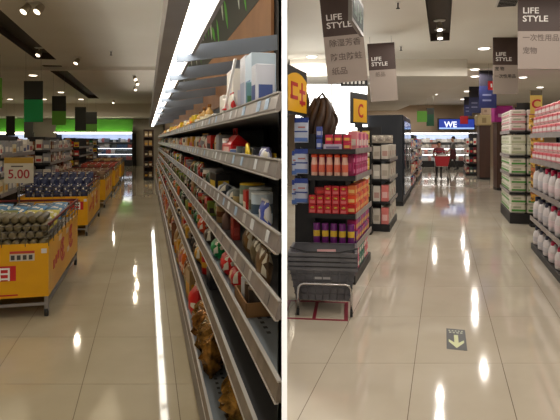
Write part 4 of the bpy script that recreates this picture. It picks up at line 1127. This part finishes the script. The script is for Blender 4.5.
def basket_meshes():
    H = .30; tw, td, bw, bd = .295, .24, .235, .19
    b = MB(); n = 10
    def rect(w_, d_, z): return [(-w_, -d_, z), (w_, -d_, z), (w_, d_, z), (-w_, d_, z)]
    lv = [(0.0, 0), (.12, 1), (.3, 1), (.5, 1), (.7, 1), (.88, 1), (1, 1)]
    # walls: outer and inner skins
    def at_(s, off): return (bw + (tw - bw) * s - off, bd + (td - bd) * s - off)
    o0, o1 = at_(0, 0), at_(1, 0); i0, i1 = at_(0, .006), at_(1, .006)
    vs = rect(*o0, 0) + rect(*o1, H) + rect(*i1, H) + rect(*i0, .006)
    fs = [(3, 2, 1, 0), (12, 13, 14, 15)]
    for r in range(3):
        for i in range(4):
            j = (i + 1) % 4; fs.append((r * 4 + i, r * 4 + j, r * 4 + 4 + j, r * 4 + 4 + i))
    b.add(vs, fs)
    rim = MB(); z0, z1 = H - .025, H + .006; e = .016
    a = rect(tw + e, td + e, z0) + rect(tw + e, td + e, z1) + rect(tw - .008, td - .008, z1) + rect(tw - .008, td - .008, z0)
    fs = []
    for r in range(4):
        r2 = (r + 1) % 4
        for i in range(4):
            j = (i + 1) % 4; fs.append((r * 4 + i, r * 4 + j, r2 * 4 + j, r2 * 4 + i))
    rim.add(a, fs)
    rib = []
    for s in (.2, .4, .6, .8):
        w_, d_ = at_(s, -.004); g = MB(); zz = H * s
        g.tube(rect(w_, d_, zz), .005, 5, closed=True); rib.append(g)
    for k in range(7):
        x = -.8 + 1.6 * k / 6; g = MB()
        for sgn in (-1, 1): g.tube([(x * bw, sgn * (bd + .003), .01), (x * tw, sgn * (td + .003), H - .02)], .005, 5)
        rib.append(g)
    hd = MB().tube([(-tw - .012, -.03, H), (-tw - .014, -.03, H + .012), (-tw * .5, -td - .012, H + .014), (tw * .5, -td - .012, H + .014), (tw + .014, -.03, H + .012), (tw + .012, -.03, H)], .007, 6)
    return ('tub', b.mesh('tub', M_BASKET), [('rib', g.mesh('rib', M_BASKET)) for g in rib]), ('rim', rim.mesh('rim', M_BASKET), []), ('handle', hd.mesh('handle', M_RUBBER), [])
bp = Proto('shopping_basket', list(basket_meshes()))
BN = ['bottom dark grey shopping basket of the stack on the chrome cart', 'second dark grey shopping basket from the bottom of the stack', 'third dark grey shopping basket from the bottom of the stack', 'topmost empty dark grey shopping basket of the stack']
for i in range(4):
    o = bp.place(CT + Vector((-.02, .0, .117 + i * .042)), CR_); tag(o, BN[i], 'basket', 'stacked shopping baskets')
    if i == 0:
        m = MB().box(-.08, .08, -.226, -.219, .195, .215).build('white_lettering_strip', colour((170, 170, 172)), o)
lf = empty('leaflet', CT + Vector((.02, .10, .258)), CR_ + .1); tag(lf, 'folded pink and white leaflet inside the top shopping basket', 'leaflet')
MB().add([(-.09, .02, 0.0), (.09, .02, 0.0), (.09, .09, .24), (-.09, .09, .24), (-.09, .024, 0.0), (.09, .024, 0.0), (.09, .094, .24), (-.09, .094, .24)], [(0, 1, 2, 3), (7, 6, 5, 4), (0, 4, 5, 1), (3, 2, 6, 7), (1, 5, 6, 2), (0, 3, 7, 4)]).build('paper', colour((222, 170, 172)), lf)
MB().add([(-.06, .055, .14), (.07, .055, .14), (.07, .078, .22), (-.06, .078, .22)], [(0, 1, 2, 3)]).build('printed_picture', colour((206, 214, 220)), lf)
# red tape outline on the floor
tp = empty('floor_tape', CT + Vector((-.08, -.05, 0)), CR_); tag(tp, 'red tape rectangle stuck on the floor under the basket cart', 'tape')
for nm, (a, b, c, d) in {'tape_strip': (-.30, .28, -.33, -.295), 'tape_strip.a': (-.30, .28, .20, .235), 'tape_strip.b': (-.30, -.265, -.295, .20), 'tape_strip.c': (.245, .28, -.295, .20), 'tape_strip.d': (-.03, .0, -.295, .20)}.items():
    MB().box(a, b, c, d, .0003, .002).build('tape_strip', colour((150, 40, 62)), tp)

# ---- floor arrow
ad = Vector((1.372, 4.36, 0)); aw = empty('floor_arrow_sticker', ad, R.rot); tag(aw, 'black floor sticker with a pale arrow pointing to the camera', 'sticker')
MB().box(-.073, .073, -.235, .235, .0003, .0015).build('black_sheet', mat('sticker_black', (40, 42, 40), .5), aw)
M_AR = mat('arrow_pale', (226, 232, 176), .5)
pl = [(0, -.20), (.056, -.075), (.056, -.02), (.016, -.085), (.016, .09), (-.016, .09), (-.016, -.085), (-.056, -.02), (-.056, -.075)]
MB().prism(pl, .0015, .0022).build('arrow', M_AR, aw)
for k in range(4): MB().box(-.052 + k * .028, -.034 + k * .028, .13, .16, .0015, .0022).build('small_mark', colour((180, 184, 160)), aw)
for k in range(5): MB().box(-.056 + k * .024, -.042 + k * .024, .175, .20, .0015, .0022).build('small_mark', colour((180, 184, 160)), aw)

# ---- right gondolas
# near one: detergent bottles and pink wrapped packs, only its far end is in view
LVN = [.45, .86, 1.27, 1.62]
gondola(R, 1.21, 1.95, 5.2, 8.72, LVN, 'black gondola of white detergent bottles and pink packs at the right edge', base=.08, top=2.1, rails=('left',))
def P_det(cap, h_=.30):
    k = ('det', cap, h_)
    if k not in PC:
        s = h_ / .30
        b = MB().lathe([(.05, 0), (.056, .012), (.056, .15), (.050, .19), (.036, .225), (.022, .245), (.022, .26)], 14, sx=1.75, sy=1.1)
        b.v = [(x, y, z * s) for x, y, z in b.v]
        hn = MB().tube([(.080, 0, .20 * s), (.104, 0, .18 * s), (.110, 0, .12 * s), (.092, 0, .09 * s)], .010, 6)
        c = MB().lathe([(.036, .235), (.038, .25), (.036, .298), (.026, .30)], 10); c.v = [(x, y, z * s) for x, y, z in c.v]
        l = MB().lathe([(.0565, .05), (.0575, .055), (.0575, .125), (.0565, .13)], 14, sx=1.75, sy=1.1); l.v = [(x, y, z * s) for x, y, z in l.v]
        PC[k] = Proto('detergent_bottle', [('bottle_body', b.mesh('bottle_body', colour((228, 222, 224), .3)), []), ('handle', hn.mesh('handle', colour((228, 222, 224), .3)), []), ('cap', c.mesh('cap', colour(cap, .35)), []),
                                           ('wrap_label', l.mesh('wrap_label', colour((232, 214, 220) if cap[0] > 100 else (206, 204, 212), .4)), [])])
    return PC[k]
CAPP, CAPN = (190, 24, 74), (30, 36, 66)
for zi, (z, h_, lbl) in enumerate(((.085, .25, 'bottom'), (.455, .30, 'second'), (.865, .32, 'third'))):
    for r_ in range(2):
        for k in range(7):
            v = 8.58 - k * .40 - r_ * .2
            if v < 6.0: continue
            cap = CAPN if (k < 3 or (r_ == 1 and k < 5)) else CAPP
            if zi == 2: cap = (70, 72, 84) if k < 2 else CAPP
            put(P_det(cap, h_), 1.285 + r_ * .15, v, z, 'left', 'white %s-capped detergent bottle, %s row of the %s shelf' % ({CAPN: 'navy', CAPP: 'pink'}.get(cap, 'grey'), ('front', 'back')[r_], lbl), 'bottle', 'detergent bottles', 'the far end', k, yaw=.15)
def P_pinkpack():
    k = 'pinkpack'
    if k not in PC:
        b = MB().rbox(-.14, .14, -.1, .1, 0, .12, .02)
        s1 = MB().rbox(-.142, .142, -.102, .102, .075, .115, .01); s2 = MB().rbox(-.142, .142, -.102, .102, .02, .04, .008)
        w2 = MB().box(-.10, .10, -.104, -.10, .042, .072)
        PC[k] = Proto('pink_pack', [('wrapped_body', b.mesh('wrapped_body', colour((228, 196, 196), .35)), []), ('crimson_band', s1.mesh('crimson_band', colour((214, 44, 70), .35)), []), ('rose_band', s2.mesh('rose_band', colour((214, 120, 130), .35)), []), ('white_print', w2.mesh('white_print', colour((240, 232, 230), .4)), [])])
    return PC[k]
for zi, (z, rows) in enumerate(((1.275, 2), (1.625, 3))):
    for i in range(rows):
        for k in range(8):
            v = 8.52 - k * .292 - (.04 * i)
            put(P_pinkpack(), 1.32 + .01 * i, v, z + i * .123, 'left', 'pink wrapped pack, %s layer on the %s shelf' % (('lower', 'middle', 'upper')[i], ('fourth', 'top')[zi]), 'package', 'pink wrapped packs', 'the far end', k)
# farther right one: tissue packs
LVF = [.575, .91, 1.26, 1.71]
gondola(R, 1.19, 1.85, 11.16, 12.9, LVF, 'black gondola of white and green tissue packs right of the aisle', base=.19, top=2.25, rails=('left',))
def P_tissue(w_, d_, h_, stripe, body=(222, 218, 204)):
    k = ('tis', w_, d_, h_, stripe, body)
    if k not in PC:
        b = MB().rbox(-w_ / 2, w_ / 2, -d_ / 2, d_ / 2, 0, h_, .018)
        s = MB().rbox(-w_ * .42, w_ * .5 + .002, -d_ / 2 - .003, d_ / 2 + .003, h_ * .18, h_ * .42, .006)
        m = MB().box(-w_ * .3, w_ * .2, -d_ / 2 - .004, -d_ / 2, h_ * .55, h_ * .75)
        PC[k] = Proto('tissue_pack', [('wrapped_body', b.mesh('wrapped_body', colour(body, .4)), []), ('stripe', s.mesh('stripe', colour(stripe, .4)), []), ('printed_mark', m.mesh('printed_mark', colour((170, 176, 150), .5)), [])])
    return PC[k]
GRN = (76, 156, 60)
for zi, z in enumerate([.195] + [x + .005 for x in LVF]):
    rows, h_ = ((2, .165), (2, .145), (2, .15), (2, .19), (3, .13))[zi]
    st, body = (((GRN, (222, 218, 204)),) * 3 + (((190, 196, 160), (224, 224, 206)),) + (((206, 130, 140), (222, 208, 204)),))[zi]
    for i in range(rows):
        for k in range(2):
            put(P_tissue(.27, .2, h_, st, body), 1.335 + k * .29, 11.30, z + i * (h_ + .003), 'near', 'camera-facing tissue pack, %s layer on the %s' % (('lower', 'upper', 'topmost')[i], ('base', 'second shelf', 'third shelf', 'fourth shelf', 'top shelf')[zi]), 'package', 'white tissue packs', 'the aisle', k)
        for k in range(5):
            put(P_tissue(.27, .18, h_, st, body), 1.295, 11.60 + k * .285, z + i * (h_ + .003), 'left', 'aisle-side tissue pack, %s layer on the %s' % (('lower', 'upper', 'topmost')[i], ('base', 'second shelf', 'third shelf', 'fourth shelf', 'top shelf')[zi]), 'package', 'white tissue packs', 'the camera', k)
# clip strip of snack packets with the C card
cl = empty('clip_strip', R.w(1.62, 10.93, 0), R.rot); tag(cl, 'black clip strip stand of yellow snack packets before the tissue packs', 'rack')
MB().box(-.02, .02, .0, .02, 0, 2.1).build('strip', M_BLACK, cl); MB().box(-.12, .12, -.12, .12, 0, .03).build('foot', M_BLACK, cl)
for i in range(13):
    z = .45 + i * .118
    c = ((206, 150, 50), (190, 110, 60), (216, 176, 80))[i % 3]
    put(P_bag(.22 if i < 11 else .28, .06, .14, c, (120, 80, 40)), 1.62, 10.90, z, 'near', 'yellow brown snack packet on the clip strip', 'bag', 'packets on the clip strip', 'the floor', i, yaw=.15 * (-1) ** i)
cc = empty('promotion_card', R.w(1.60, 10.90, 2.02), R.rot); tag(cc, 'upright yellow card with red C above the clip strip', 'sign')
fc = MB().prism([(-.10, 0), (.10, 0), (.10, .42), (-.10, .42)], 0, .008, mx=Matrix.Rotation(math.pi / 2, 4, 'X')).build('card', colour((226, 190, 90)), cc)
MB().prism([(-.10, .33), (.10, .33), (.10, .42), (-.10, .42)], .0085, .0105, mx=Matrix.Rotation(math.pi / 2, 4, 'X')).build('dark_header', colour((90, 80, 60)), cc)
text_part('C', .22, M_RED, fc, 0, -.0105, .10, align='CENTER', bold=.006)
MB().box(-.012, .012, .001, .012, -.02, .3).build('holder', M_BLACK, cc)

# ---- brown columns with boxes on top
def column(px0, px1, Y, D, top, label):
    X0, X1 = (px0 - 280) / F * Y, (px1 - 280) / F * Y
    t = empty('display_column', (X0, Y, 0), R.rot * .5); tag(t, label, 'column')
    W = X1 - X0
    MB().box(0, W, 0, D, .0, .08).build('plinth', M_BLACK, t)
    MB().rbox(0, W, 0, D, .08, top - .05, .012).build('column_body', M_WOOD_BROWN, t)
    MB().box(-.015, W + .015, -.015, D + .015, top - .05, top).build('top_cap', M_WOOD_BROWN, t)
    return t
column(479.5, 490, 22, .5, 2.12, 'tall brown display column at the far end of the right shelves')
column(497, 507, 17.2, .5, 2.10, 'nearer brown display column behind the tissue packs')
bx = empty('storage_carton', (7.72, 21.95, 2.12), R.rot * .5); tag(bx, 'beige carton on top of the far brown column', 'box')
MB().rbox(0, .56, .05, .5, 0, .42, .05).build('carton', colour((196, 176, 128)), bx); MB().box(.2, .36, .046, .052, .1, .3).build('printed_mark', colour((150, 128, 84)), bx)
bx = empty('storage_carton', (7.95, 22.05, 2.545), R.rot * .5); tag(bx, 'small pale carton on the beige carton', 'box')
MB().rbox(0, .36, .05, .4, 0, .28, .03).build('carton', colour((216, 190, 166)), bx); MB().box(.1, .2, .046, .052, .1, .2).build('printed_mark', colour((180, 150, 130)), bx)
bx = empty('storage_carton', (6.58, 17.15, 2.10), R.rot * .5); tag(bx, 'magenta carton on top of the nearer brown column', 'box')
MB().rbox(0, .54, .02, .5, 0, .5, .03).build('carton', colour((176, 40, 140)), bx); MB().box(.1, .4, .016, .022, .15, .25).build('printed_mark', colour((226, 190, 220)), bx)
bx = empty('storage_carton', (7.16, 17.0, 2.10), R.rot * .5); tag(bx, 'purple carton behind the tissue pack gondola top', 'box')
MB().rbox(0, .8, .05, .5, 0, .42, .03).build('carton', colour((150, 44, 140)), bx); MB().box(.1, .5, .046, .052, .15, .25).build('printed_mark', colour((210, 170, 206)), bx)
sh = empty('support_rack', (7.16, 17.0, 0), R.rot * .5); tag(sh, 'dark storage rack behind the tissue pack gondola', 'rack')
MB().box(0, .8, .05, .5, 2.05, 2.1).build('shelf', M_BLACK, sh); MB().box(0, .8, .05, .5, 1.2, 1.24).build('shelf', M_BLACK, sh)
for x in (0, .76):
    for y in (.05, .46): MB().box(x, x + .04, y, y + .04, 0, 2.05).build('post', M_BLACK, sh)

# ---- far dark shelf on the right of the aisle and far chiller
gondola(R, .95, 1.55, 25.5, 29.0, [.55, .95, 1.35], 'dark far gondola of bottles right of the aisle', base=.1, top=1.85, rails=('left',))
rr = random.Random(61)
for zi, z in enumerate((.1, .55, .95, 1.35)):
    for k in range(4):
        c, c2 = rr.choice(((BK, RD), ((50, 80, 70), W_), (W_, RD), ((120, 30, 40), CR), ((40, 40, 60), CR)))
        put(P_box(.13, .1, .28, c, c2, 'far_carton'), 1.03 + k * .145, 25.58, z, 'near', 'small carton on the end of the dark far gondola', 'box', 'cartons on the dark far gondola', 'the floor', z + k * .01)
    for k in range(6):
        c, c2 = rr.choice(((BK, RD), ((50, 80, 70), W_), (W_, RD), ((120, 30, 40), CR)))
        put(P_box(.4, .12, .28, c, c2, 'far_carton'), 1.04, 25.95 + k * .48, z, 'left', 'small carton on the aisle side of the dark far gondola', 'box', 'cartons on the dark far gondola', 'the floor', z + k * .01)
M_COOL2 = mat('chiller_lamp_white', (255, 250, 245), emit=7.0)
chiller(6.9, 11.6, 32.0, 'long bright white chiller at the end of the household aisle', M_COOL2, cols=[(240, 238, 232), (226, 222, 214), (200, 196, 190), (235, 235, 238), (206, 150, 140)])
o = struct(MB().box(.5, 19.9, 33.0, 33.15, 0, CZ).build('wall_far_right', noisy('far_wall_paint', (206, 184, 158), (196, 174, 148), .7, .6))); o['label'] = 'beige wall above the far white chiller'
sg = empty('screen_sign', (9.0, 31.86, 2.12)); tag(sg, 'lit blue sign reading WE above the far chiller', 'sign')
MB().box(0, 2.1, 0, .13, 0, .66).build('frame', M_DARK, sg)
sf = MB().box(.05, 2.05, -.006, .0, .05, .61).build('screen', mat('blue_screen', (40, 60, 150), emit=.9), sg)
text_part('WE', .46, mat('screen_text', (235, 240, 255), emit=1.2), sf, .35, -.008, .16, bold=.01)
MB().box(.05, 2.05, -.008, -.005, .05, .14).build('light_band', mat('screen_band', (150, 180, 230), emit=1.0), sf)
for x in (.3, 1.8): MB().box(x - .02, x + .02, .13, 1.15, .3, .34).build('wall_bracket', M_DARK, sg)

# ---- hanging category signs
def life_sign(px0, px1, py1, Y, H, split, label, lines, size, tx, m_txt, tilt=0.0, lsize=.1, yaw=0.0, ly=.30):
    W = (px1 - px0) / F * Y; a = at((px0 + px1) / 2, py1, Y)
    t = empty('category_sign', a, yaw); t.rotation_euler = (0, tilt, yaw); tag(t, label, 'sign', 'hanging category signs')
    s = H * (1 - split)
    lo = MB().box(-W / 2, W / 2, -.008, .008, 0, s).build('grey_panel', M_GREY_SIGN, t)
    hi = MB().box(-W / 2, W / 2, -.009, .009, s, H).build('brown_panel', M_BROWN_SIGN, t)
    text_part('LIFE', lsize, M_TXT_WHITE, hi, -W * .40, -.0105, s + ly + lsize * .02 - .10, bold=.0015, sx=1.15)
    text_part('STYLE', lsize, M_TXT_WHITE, hi, -W * .40, -.0105, s + ly - lsize * .95 - .10, bold=.0015, sx=1.15)
    z = s - size * 1.25
    for ln in lines:
        text_part(ln, size, m_txt, lo, -W * tx, -.0095, z, bold=.001); z -= size * 1.75
    ln = CZ - a.z
    for x in (-W * .4, W * .4): MB().tube([(x, 0, H - .01), (x, 0, ln / math.cos(tilt) - .01)], .003, 4).build('hanging_wire', M_WIRE, t)
    return t
life_sign(328, 368, 82, 7.0, 1.17, .50, 'nearest LIFE STYLE sign with three Chinese lines over the left gondola', ['除湿芳香', '防虫防蛀', '纸品'], .10, .38, M_TXT_DARK, -.10, .105, ly=.30)
life_sign(371, 398, 101, 11.0, 1.14, .46, 'farther LIFE STYLE sign with one Chinese line over the left gondolas', ['纸品'], .10, .28, M_TXT_DARK, -.065, .105, ly=.28)
life_sign(518, 560, 69, 7.0, 1.18, .60, 'nearest LIFE STYLE sign at the right edge with two Chinese lines', ['一次性用品', '宠物'], .092, .40, M_TXT_DARK, .0, .105, ly=.32)
life_sign(493, 518, 94, 11.2, 1.16, .50, 'farther LIFE STYLE sign on the right with black Chinese lines', ['宠 物', '一次性用品'], .085, .44, M_TXT_BLACK, .0, .105, ly=.28)
M_NAVY = mat('sign_navy', (40, 46, 92), .5); M_NAVY_D = mat('sign_navy_dark', (46, 44, 56), .5)
for px0, px1, py0, py1, Y, lb in ((479, 496.5, 70, 108, 16.5, 'nearest navy blue hanging sign'), (469, 481, 86, 113, 21.5, 'middle navy blue hanging sign'), (464, 472, 97, 116, 26.0, 'farthest navy blue hanging sign')):
    t = hang_banner(px0, px1, py0, py1, Y, .42, M_NAVY, lb + ' over the household aisle', 'navy hanging signs', M_NAVY_D)
    W = (px1 - px0) / F * Y
    for k in range(2): MB().box(-W * .3, W * .2, -.0085, -.006, .2 + k * .16, .25 + k * .16).build('printed_line', colour((120, 124, 160)), t)
t = hang_banner(488, 494.5, 81, 90, 15.0, .5, mat('sign_red', (206, 40, 48), .5), 'small red hanging sign before the nearest navy sign', 'navy hanging signs', mat('sign_red', (206, 40, 48), .5))
MB().box(-.02, .02, -.0105, -.008, .07, .17).build('white_mark', M_WHITE, t)
t = hang_banner(460, 468, 116, 124, 29.5, .4, mat('sign_red2', (170, 30, 40), .5), 'distant dark red hanging sign before the blue WE sign', 'navy hanging signs', mat('sign_red2', (170, 30, 40), .5))
hang_banner(417, 427, 111, 122, 24.0, .3, M_BAN_LG, 'light green hanging banner by the slanting soffit', 'green banners of the household hall', M_BAN_LG, ztop=3.17)
hang_banner(426.5, 434, 108, 126, 25.0, .35, mat('banner_deep_green', (20, 84, 54), .5), 'dark green hanging banner by the slanting soffit', 'green banners of the household hall', M_BAN_DARK)
# exit sign hung along the aisle
ex = empty('exit_sign', R.w(-.90, 5.62, 2.76), R.rot); ex.rotation_euler = (math.radians(-1.5), 0, R.rot); tag(ex, 'framed dark green exit sign hung along the aisle before the nearest sign', 'sign')
MB().box(-.02, .02, 0, .85, 0, .36).build('frame', colour((130, 126, 122)), ex)
f_ = MB().box(-.023, .023, .04, .81, .04, .32).build('green_face', mat('exit_green', (26, 44, 36), .7), ex)
for a, b, c, d in ((.12, .30, .10, .14), (.12, .16, .10, .24), (.36, .42, .08, .26), (.50, .70, .16, .20), (.56, .64, .10, .26)):
    MB().box(.023, .0245, a, b, c, d).build('pale_mark', colour((96, 120, 104)), f_); MB().box(-.0245, -.023, a, b, c, d).build('pale_mark', colour((96, 120, 104)), f_)
for y in (.15, .7): MB().tube([(0, y, .35), (0, y, CZ - 2.76)], .004, 4).build('hanging_wire', M_WIRE, ex)

# ---- shopping trolley
tl = empty('shopping_trolley', (6.12, 21.2, 0), R.rot + .05); tag(tl, 'red shopping trolley standing in the far aisle', 'trolley')
M_TR = mat('trolley_red', (176, 30, 44), .4)
b = MB()
for i in range(7):
    s = i / 6; w_, y0, y1, z = .20 + .07 * s, -.38 + .04 * (1 - s), .36 + .05 * s, .52 + .40 * s
    b.tube([(-w_, y0, z), (w_, y0, z), (w_, y1, z), (-w_, y1, z)], .008, 4, closed=True)
b.build('basket_hoops', M_CHROME, tl)
b = MB().add([(-.19, -.35, .52), (.19, -.35, .52), (.255, -.385, .86), (-.255, -.385, .86), (-.19, -.342, .52), (.19, -.342, .52), (.255, -.377, .86), (-.255, -.377, .86)], [(0, 1, 2, 3), (7, 6, 5, 4), (0, 4, 5, 1), (3, 2, 6, 7), (1, 5, 6, 2), (0, 3, 7, 4)])
b.build('red_front_panel', M_TR, tl)
MB().box(-.19, .19, -.34, .36, .50, .52).build('basket_floor', M_CHROME, tl)
for s in (-1, 1):
    MB().tube([(s * .22, .46, .98), (s * .22, .42, .6), (s * .21, .3, .22), (s * .2, -.35, .16)], .014, 6).build('side_frame', M_CHROME, tl)
    for y in (-.35, .3):
        MB().lathe([(.012, -.015), (.06, -.015), (.06, .015), (.012, .015)], 12, mx=Matrix.Translation((s * .205, y, .06)) @ Matrix.Rotation(math.pi / 2, 4, 'Y')).build('wheel', M_RUBBER, tl)
        MB().box(s * .205 - .02, s * .205 + .02, y - .01, y + .01, .08, .18).build('wheel_fork', M_CHROME, tl)
MB().tube([(-.25, .48, 1.0), (.25, .48, 1.0)], .018, 8).build('handle', M_TR, tl)
bg = empty('carrier_bag', Vector((6.14, 21.25, .575)), R.rot); tag(bg, 'white plastic carrier bag lying in the red trolley', 'bag')
MB().pillow(.34, .3, .42, seed=5).build('bag_body', colour((226, 222, 220), .4), bg)
MB().tube([(-.08, 0, .40), (-.05, .0, .47), (.05, 0, .47), (.08, 0, .40)], .008, 5).build('bag_handle', colour((226, 222, 220), .4), bg)

tl.scale = (1.1, 1.1, 1.1)
# ---- people
def figure(name, joints, edges, radii, zones, loc, rot, label):
    me = bpy.data.meshes.new(name); keys = list(joints)
    me.from_pydata([joints[k] for k in keys], [(keys.index(a), keys.index(b)) for a, b in edges], [])
    ob = bpy.data.objects.new(name, me); COL.objects.link(ob)
    sk = ob.modifiers.new('skin', 'SKIN'); sk.use_smooth_shade = True
    for i, k in enumerate(keys):
        me.skin_vertices[0].data[i].radius = radii[k] if isinstance(radii[k], tuple) else (radii[k], radii[k])
        me.skin_vertices[0].data[i].use_root = (k == 'pelvis')
    sd = ob.modifiers.new('sub', 'SUBSURF'); sd.levels = 2; sd.render_levels = 2
    dg = bpy.context.evaluated_depsgraph_get(); me2 = bpy.data.meshes.new_from_object(ob.evaluated_get(dg))
    bpy.data.objects.remove(ob); me2.name = 'body'
    me2.materials.clear()
    for m in zones[0]: me2.materials.append(m)
    for p in me2.polygons: p.material_index = zones[1](p.center); p.use_smooth = True
    t = empty('person', loc, rot); tag(t, label, 'person')
    o = bpy.data.objects.new('body', me2); COL.objects.link(o); o.parent = t
    return t
M_SKIN = mat('skin', (196, 146, 116), .5); M_HAIR = mat('hair', (28, 22, 20), .5)
def human(step, top, legs, shoe, label, loc, rot, arm_l, arm_r, H=1.70):
    J, E, Rr = {}, [], {}
    def j(k, p, r): J[k] = p; Rr[k] = r
    j('pelvis', (0, 0, .92), (.15, .11)); j('waist', (0, 0, 1.06), (.135, .10)); j('chest', (0, -.01, 1.26), (.165, .12)); j('collar', (0, 0, 1.40), (.12, .08)); j('neck', (0, -.01, 1.47), .05)
    j('jaw', (0, -.03, 1.52), (.062, .07)); j('head', (0, -.015, 1.60), (.078, .095)); j('crown', (0, 0, 1.68), (.062, .075)); j('nose', (0, -.125, 1.585), .014)
    E += [('pelvis', 'waist'), ('waist', 'chest'), ('chest', 'collar'), ('collar', 'neck'), ('neck', 'jaw'), ('jaw', 'head'), ('head', 'crown'), ('head', 'nose')]
    for s, nm, f, arm in ((-1, 'l', step, arm_l), (1, 'r', -step, arm_r)):
        j('ear' + nm, (s * .088, .01, 1.595), .015); E.append(('head', 'ear' + nm))
        j('hip' + nm, (s * .09, 0, .86), .10); j('knee' + nm, (s * .10, -f * .5 - .03, .48), .062); j('ankle' + nm, (s * .10, -f + (.05 if f < 0 else 0), .085), .042); j('toe' + nm, (s * .11, -f - .16, .035), .035); j('heel' + nm, (s * .10, -f + .05, .04), .035)
        E += [('pelvis', 'hip' + nm), ('hip' + nm, 'knee' + nm), ('knee' + nm, 'ankle' + nm), ('ankle' + nm, 'toe' + nm), ('ankle' + nm, 'heel' + nm)]
        el, wr = arm
        j('sh' + nm, (s * .20, 0, 1.37), .062); j('el' + nm, (s * .24, el[0], el[1]), .045); j('wr' + nm, (s * .23, wr[0], wr[1]), .032)
        d = (Vector(J['wr' + nm]) - Vector(J['el' + nm])).normalized(); w0 = Vector(J['wr' + nm])
        j('palm' + nm, tuple(w0 + d * .07), (.026, .038)); E += [('collar', 'sh' + nm), ('sh' + nm, 'el' + nm), ('el' + nm, 'wr' + nm), ('wr' + nm, 'palm' + nm)]
        for q_, (off, ln) in enumerate(((-.03, .06), (-.01, .075), (.01, .07), (.03, .055))):
            a = w0 + d * .11 + Vector((0, off, 0)) * .9; b_ = a + d * ln + Vector((-s * .02, 0, 0))
            j('f%d%s' % (q_, nm), tuple(a), .009); j('t%d%s' % (q_, nm), tuple(b_), .008); E += [('palm' + nm, 'f%d%s' % (q_, nm)), ('f%d%s' % (q_, nm), 't%d%s' % (q_, nm))]
        a = w0 + d * .05 + Vector((-s * .01, -.045, 0)); j('th' + nm, tuple(a), .010); j('tt' + nm, tuple(a + d * .045), .009); E += [('wr' + nm, 'th' + nm), ('th' + nm, 'tt' + nm)]
    def zone(c):
        if c.z > 1.455: return 0
        if c.z < .075: return 3
        if abs(c.x) > .19 and (Vector(J['wrl']) - c).length < .22 or (Vector(J['wrr']) - c).length < .22: return 0
        if c.z > .93 or abs(c.x) > .19: return 1
        return 2
    t = figure('person', J, E, Rr, ([M_SKIN, top, legs, shoe], zone), loc, rot, label)
    hb = MB().lathe([(.088, 1.585), (.104, 1.62), (.100, 1.67), (.078, 1.725), (.03, 1.755)], 14, sx=.88, sy=1.0)
    hb.v = [(x, y + .015 + max(0, 1.66 - z) * .3, z) for x, y, z in hb.v]
    hb.build('hair', M_HAIR, t)
    for s in (-1, 1): MB().lathe([(.004, -.004), (.011, 0), (.004, .004)], 8, mx=Matrix.Translation((s * .032, -.098, 1.607)) @ Matrix.Rotation(math.pi / 2, 4, 'X')).build('eye', colour((30, 26, 26)), t)
    MB().box(-.022, .022, -.104, -.092, 1.535, 1.543).build('mouth', colour((150, 80, 76)), t)
    return t
p1 = human(.22, colour((120, 118, 116)), colour((34, 30, 34)), M_RUBBER, 'person in grey top and dark red apron walking across the far aisle', at(453, 170, 28.8) * Vector((1, 1, 0)), -1.9,
           ((.10, 1.12), (.0, .90)), ((-.10, 1.12), (-.24, .95)))
M_APRON = mat('apron', (84, 34, 42), .6)
MB().lathe([(.205, .56), (.185, .80), (.172, 1.0), (.168, 1.08)], 16, sy=.82).build('apron', M_APRON, p1)
MB().box(-.09, .09, -.155, -.135, 1.06, 1.32).build('apron_bib', M_APRON, p1)
p2 = human(.04, colour((128, 44, 62)), colour((40, 38, 44)), M_RUBBER, 'person in crimson top standing behind the red trolley', Vector((6.30, 22.2, 0)), R.rot + .1,
           ((-.02, 1.12), (-.20, 1.02)), ((-.02, 1.12), (-.20, 1.02)))
p2.scale = (.86, .86, .86)

# tiny floor marks far down the aisle
fs = empty('floor_marks', at(451.5, 205, 13.35) * Vector((1, 1, 0)), R.rot); tag(fs, 'pair of small dark marks stuck on the far aisle floor', 'sticker')
for x in (-.09, .03): MB().prism([(x, -.12), (x + .06, -.12), (x + .07, .05), (x + .05, .14), (x + .01, .14), (x - .01, .05)], .0003, .0015).build('mark', mat('mark_dark', (50, 48, 44), .5), fs)

finish_labels()
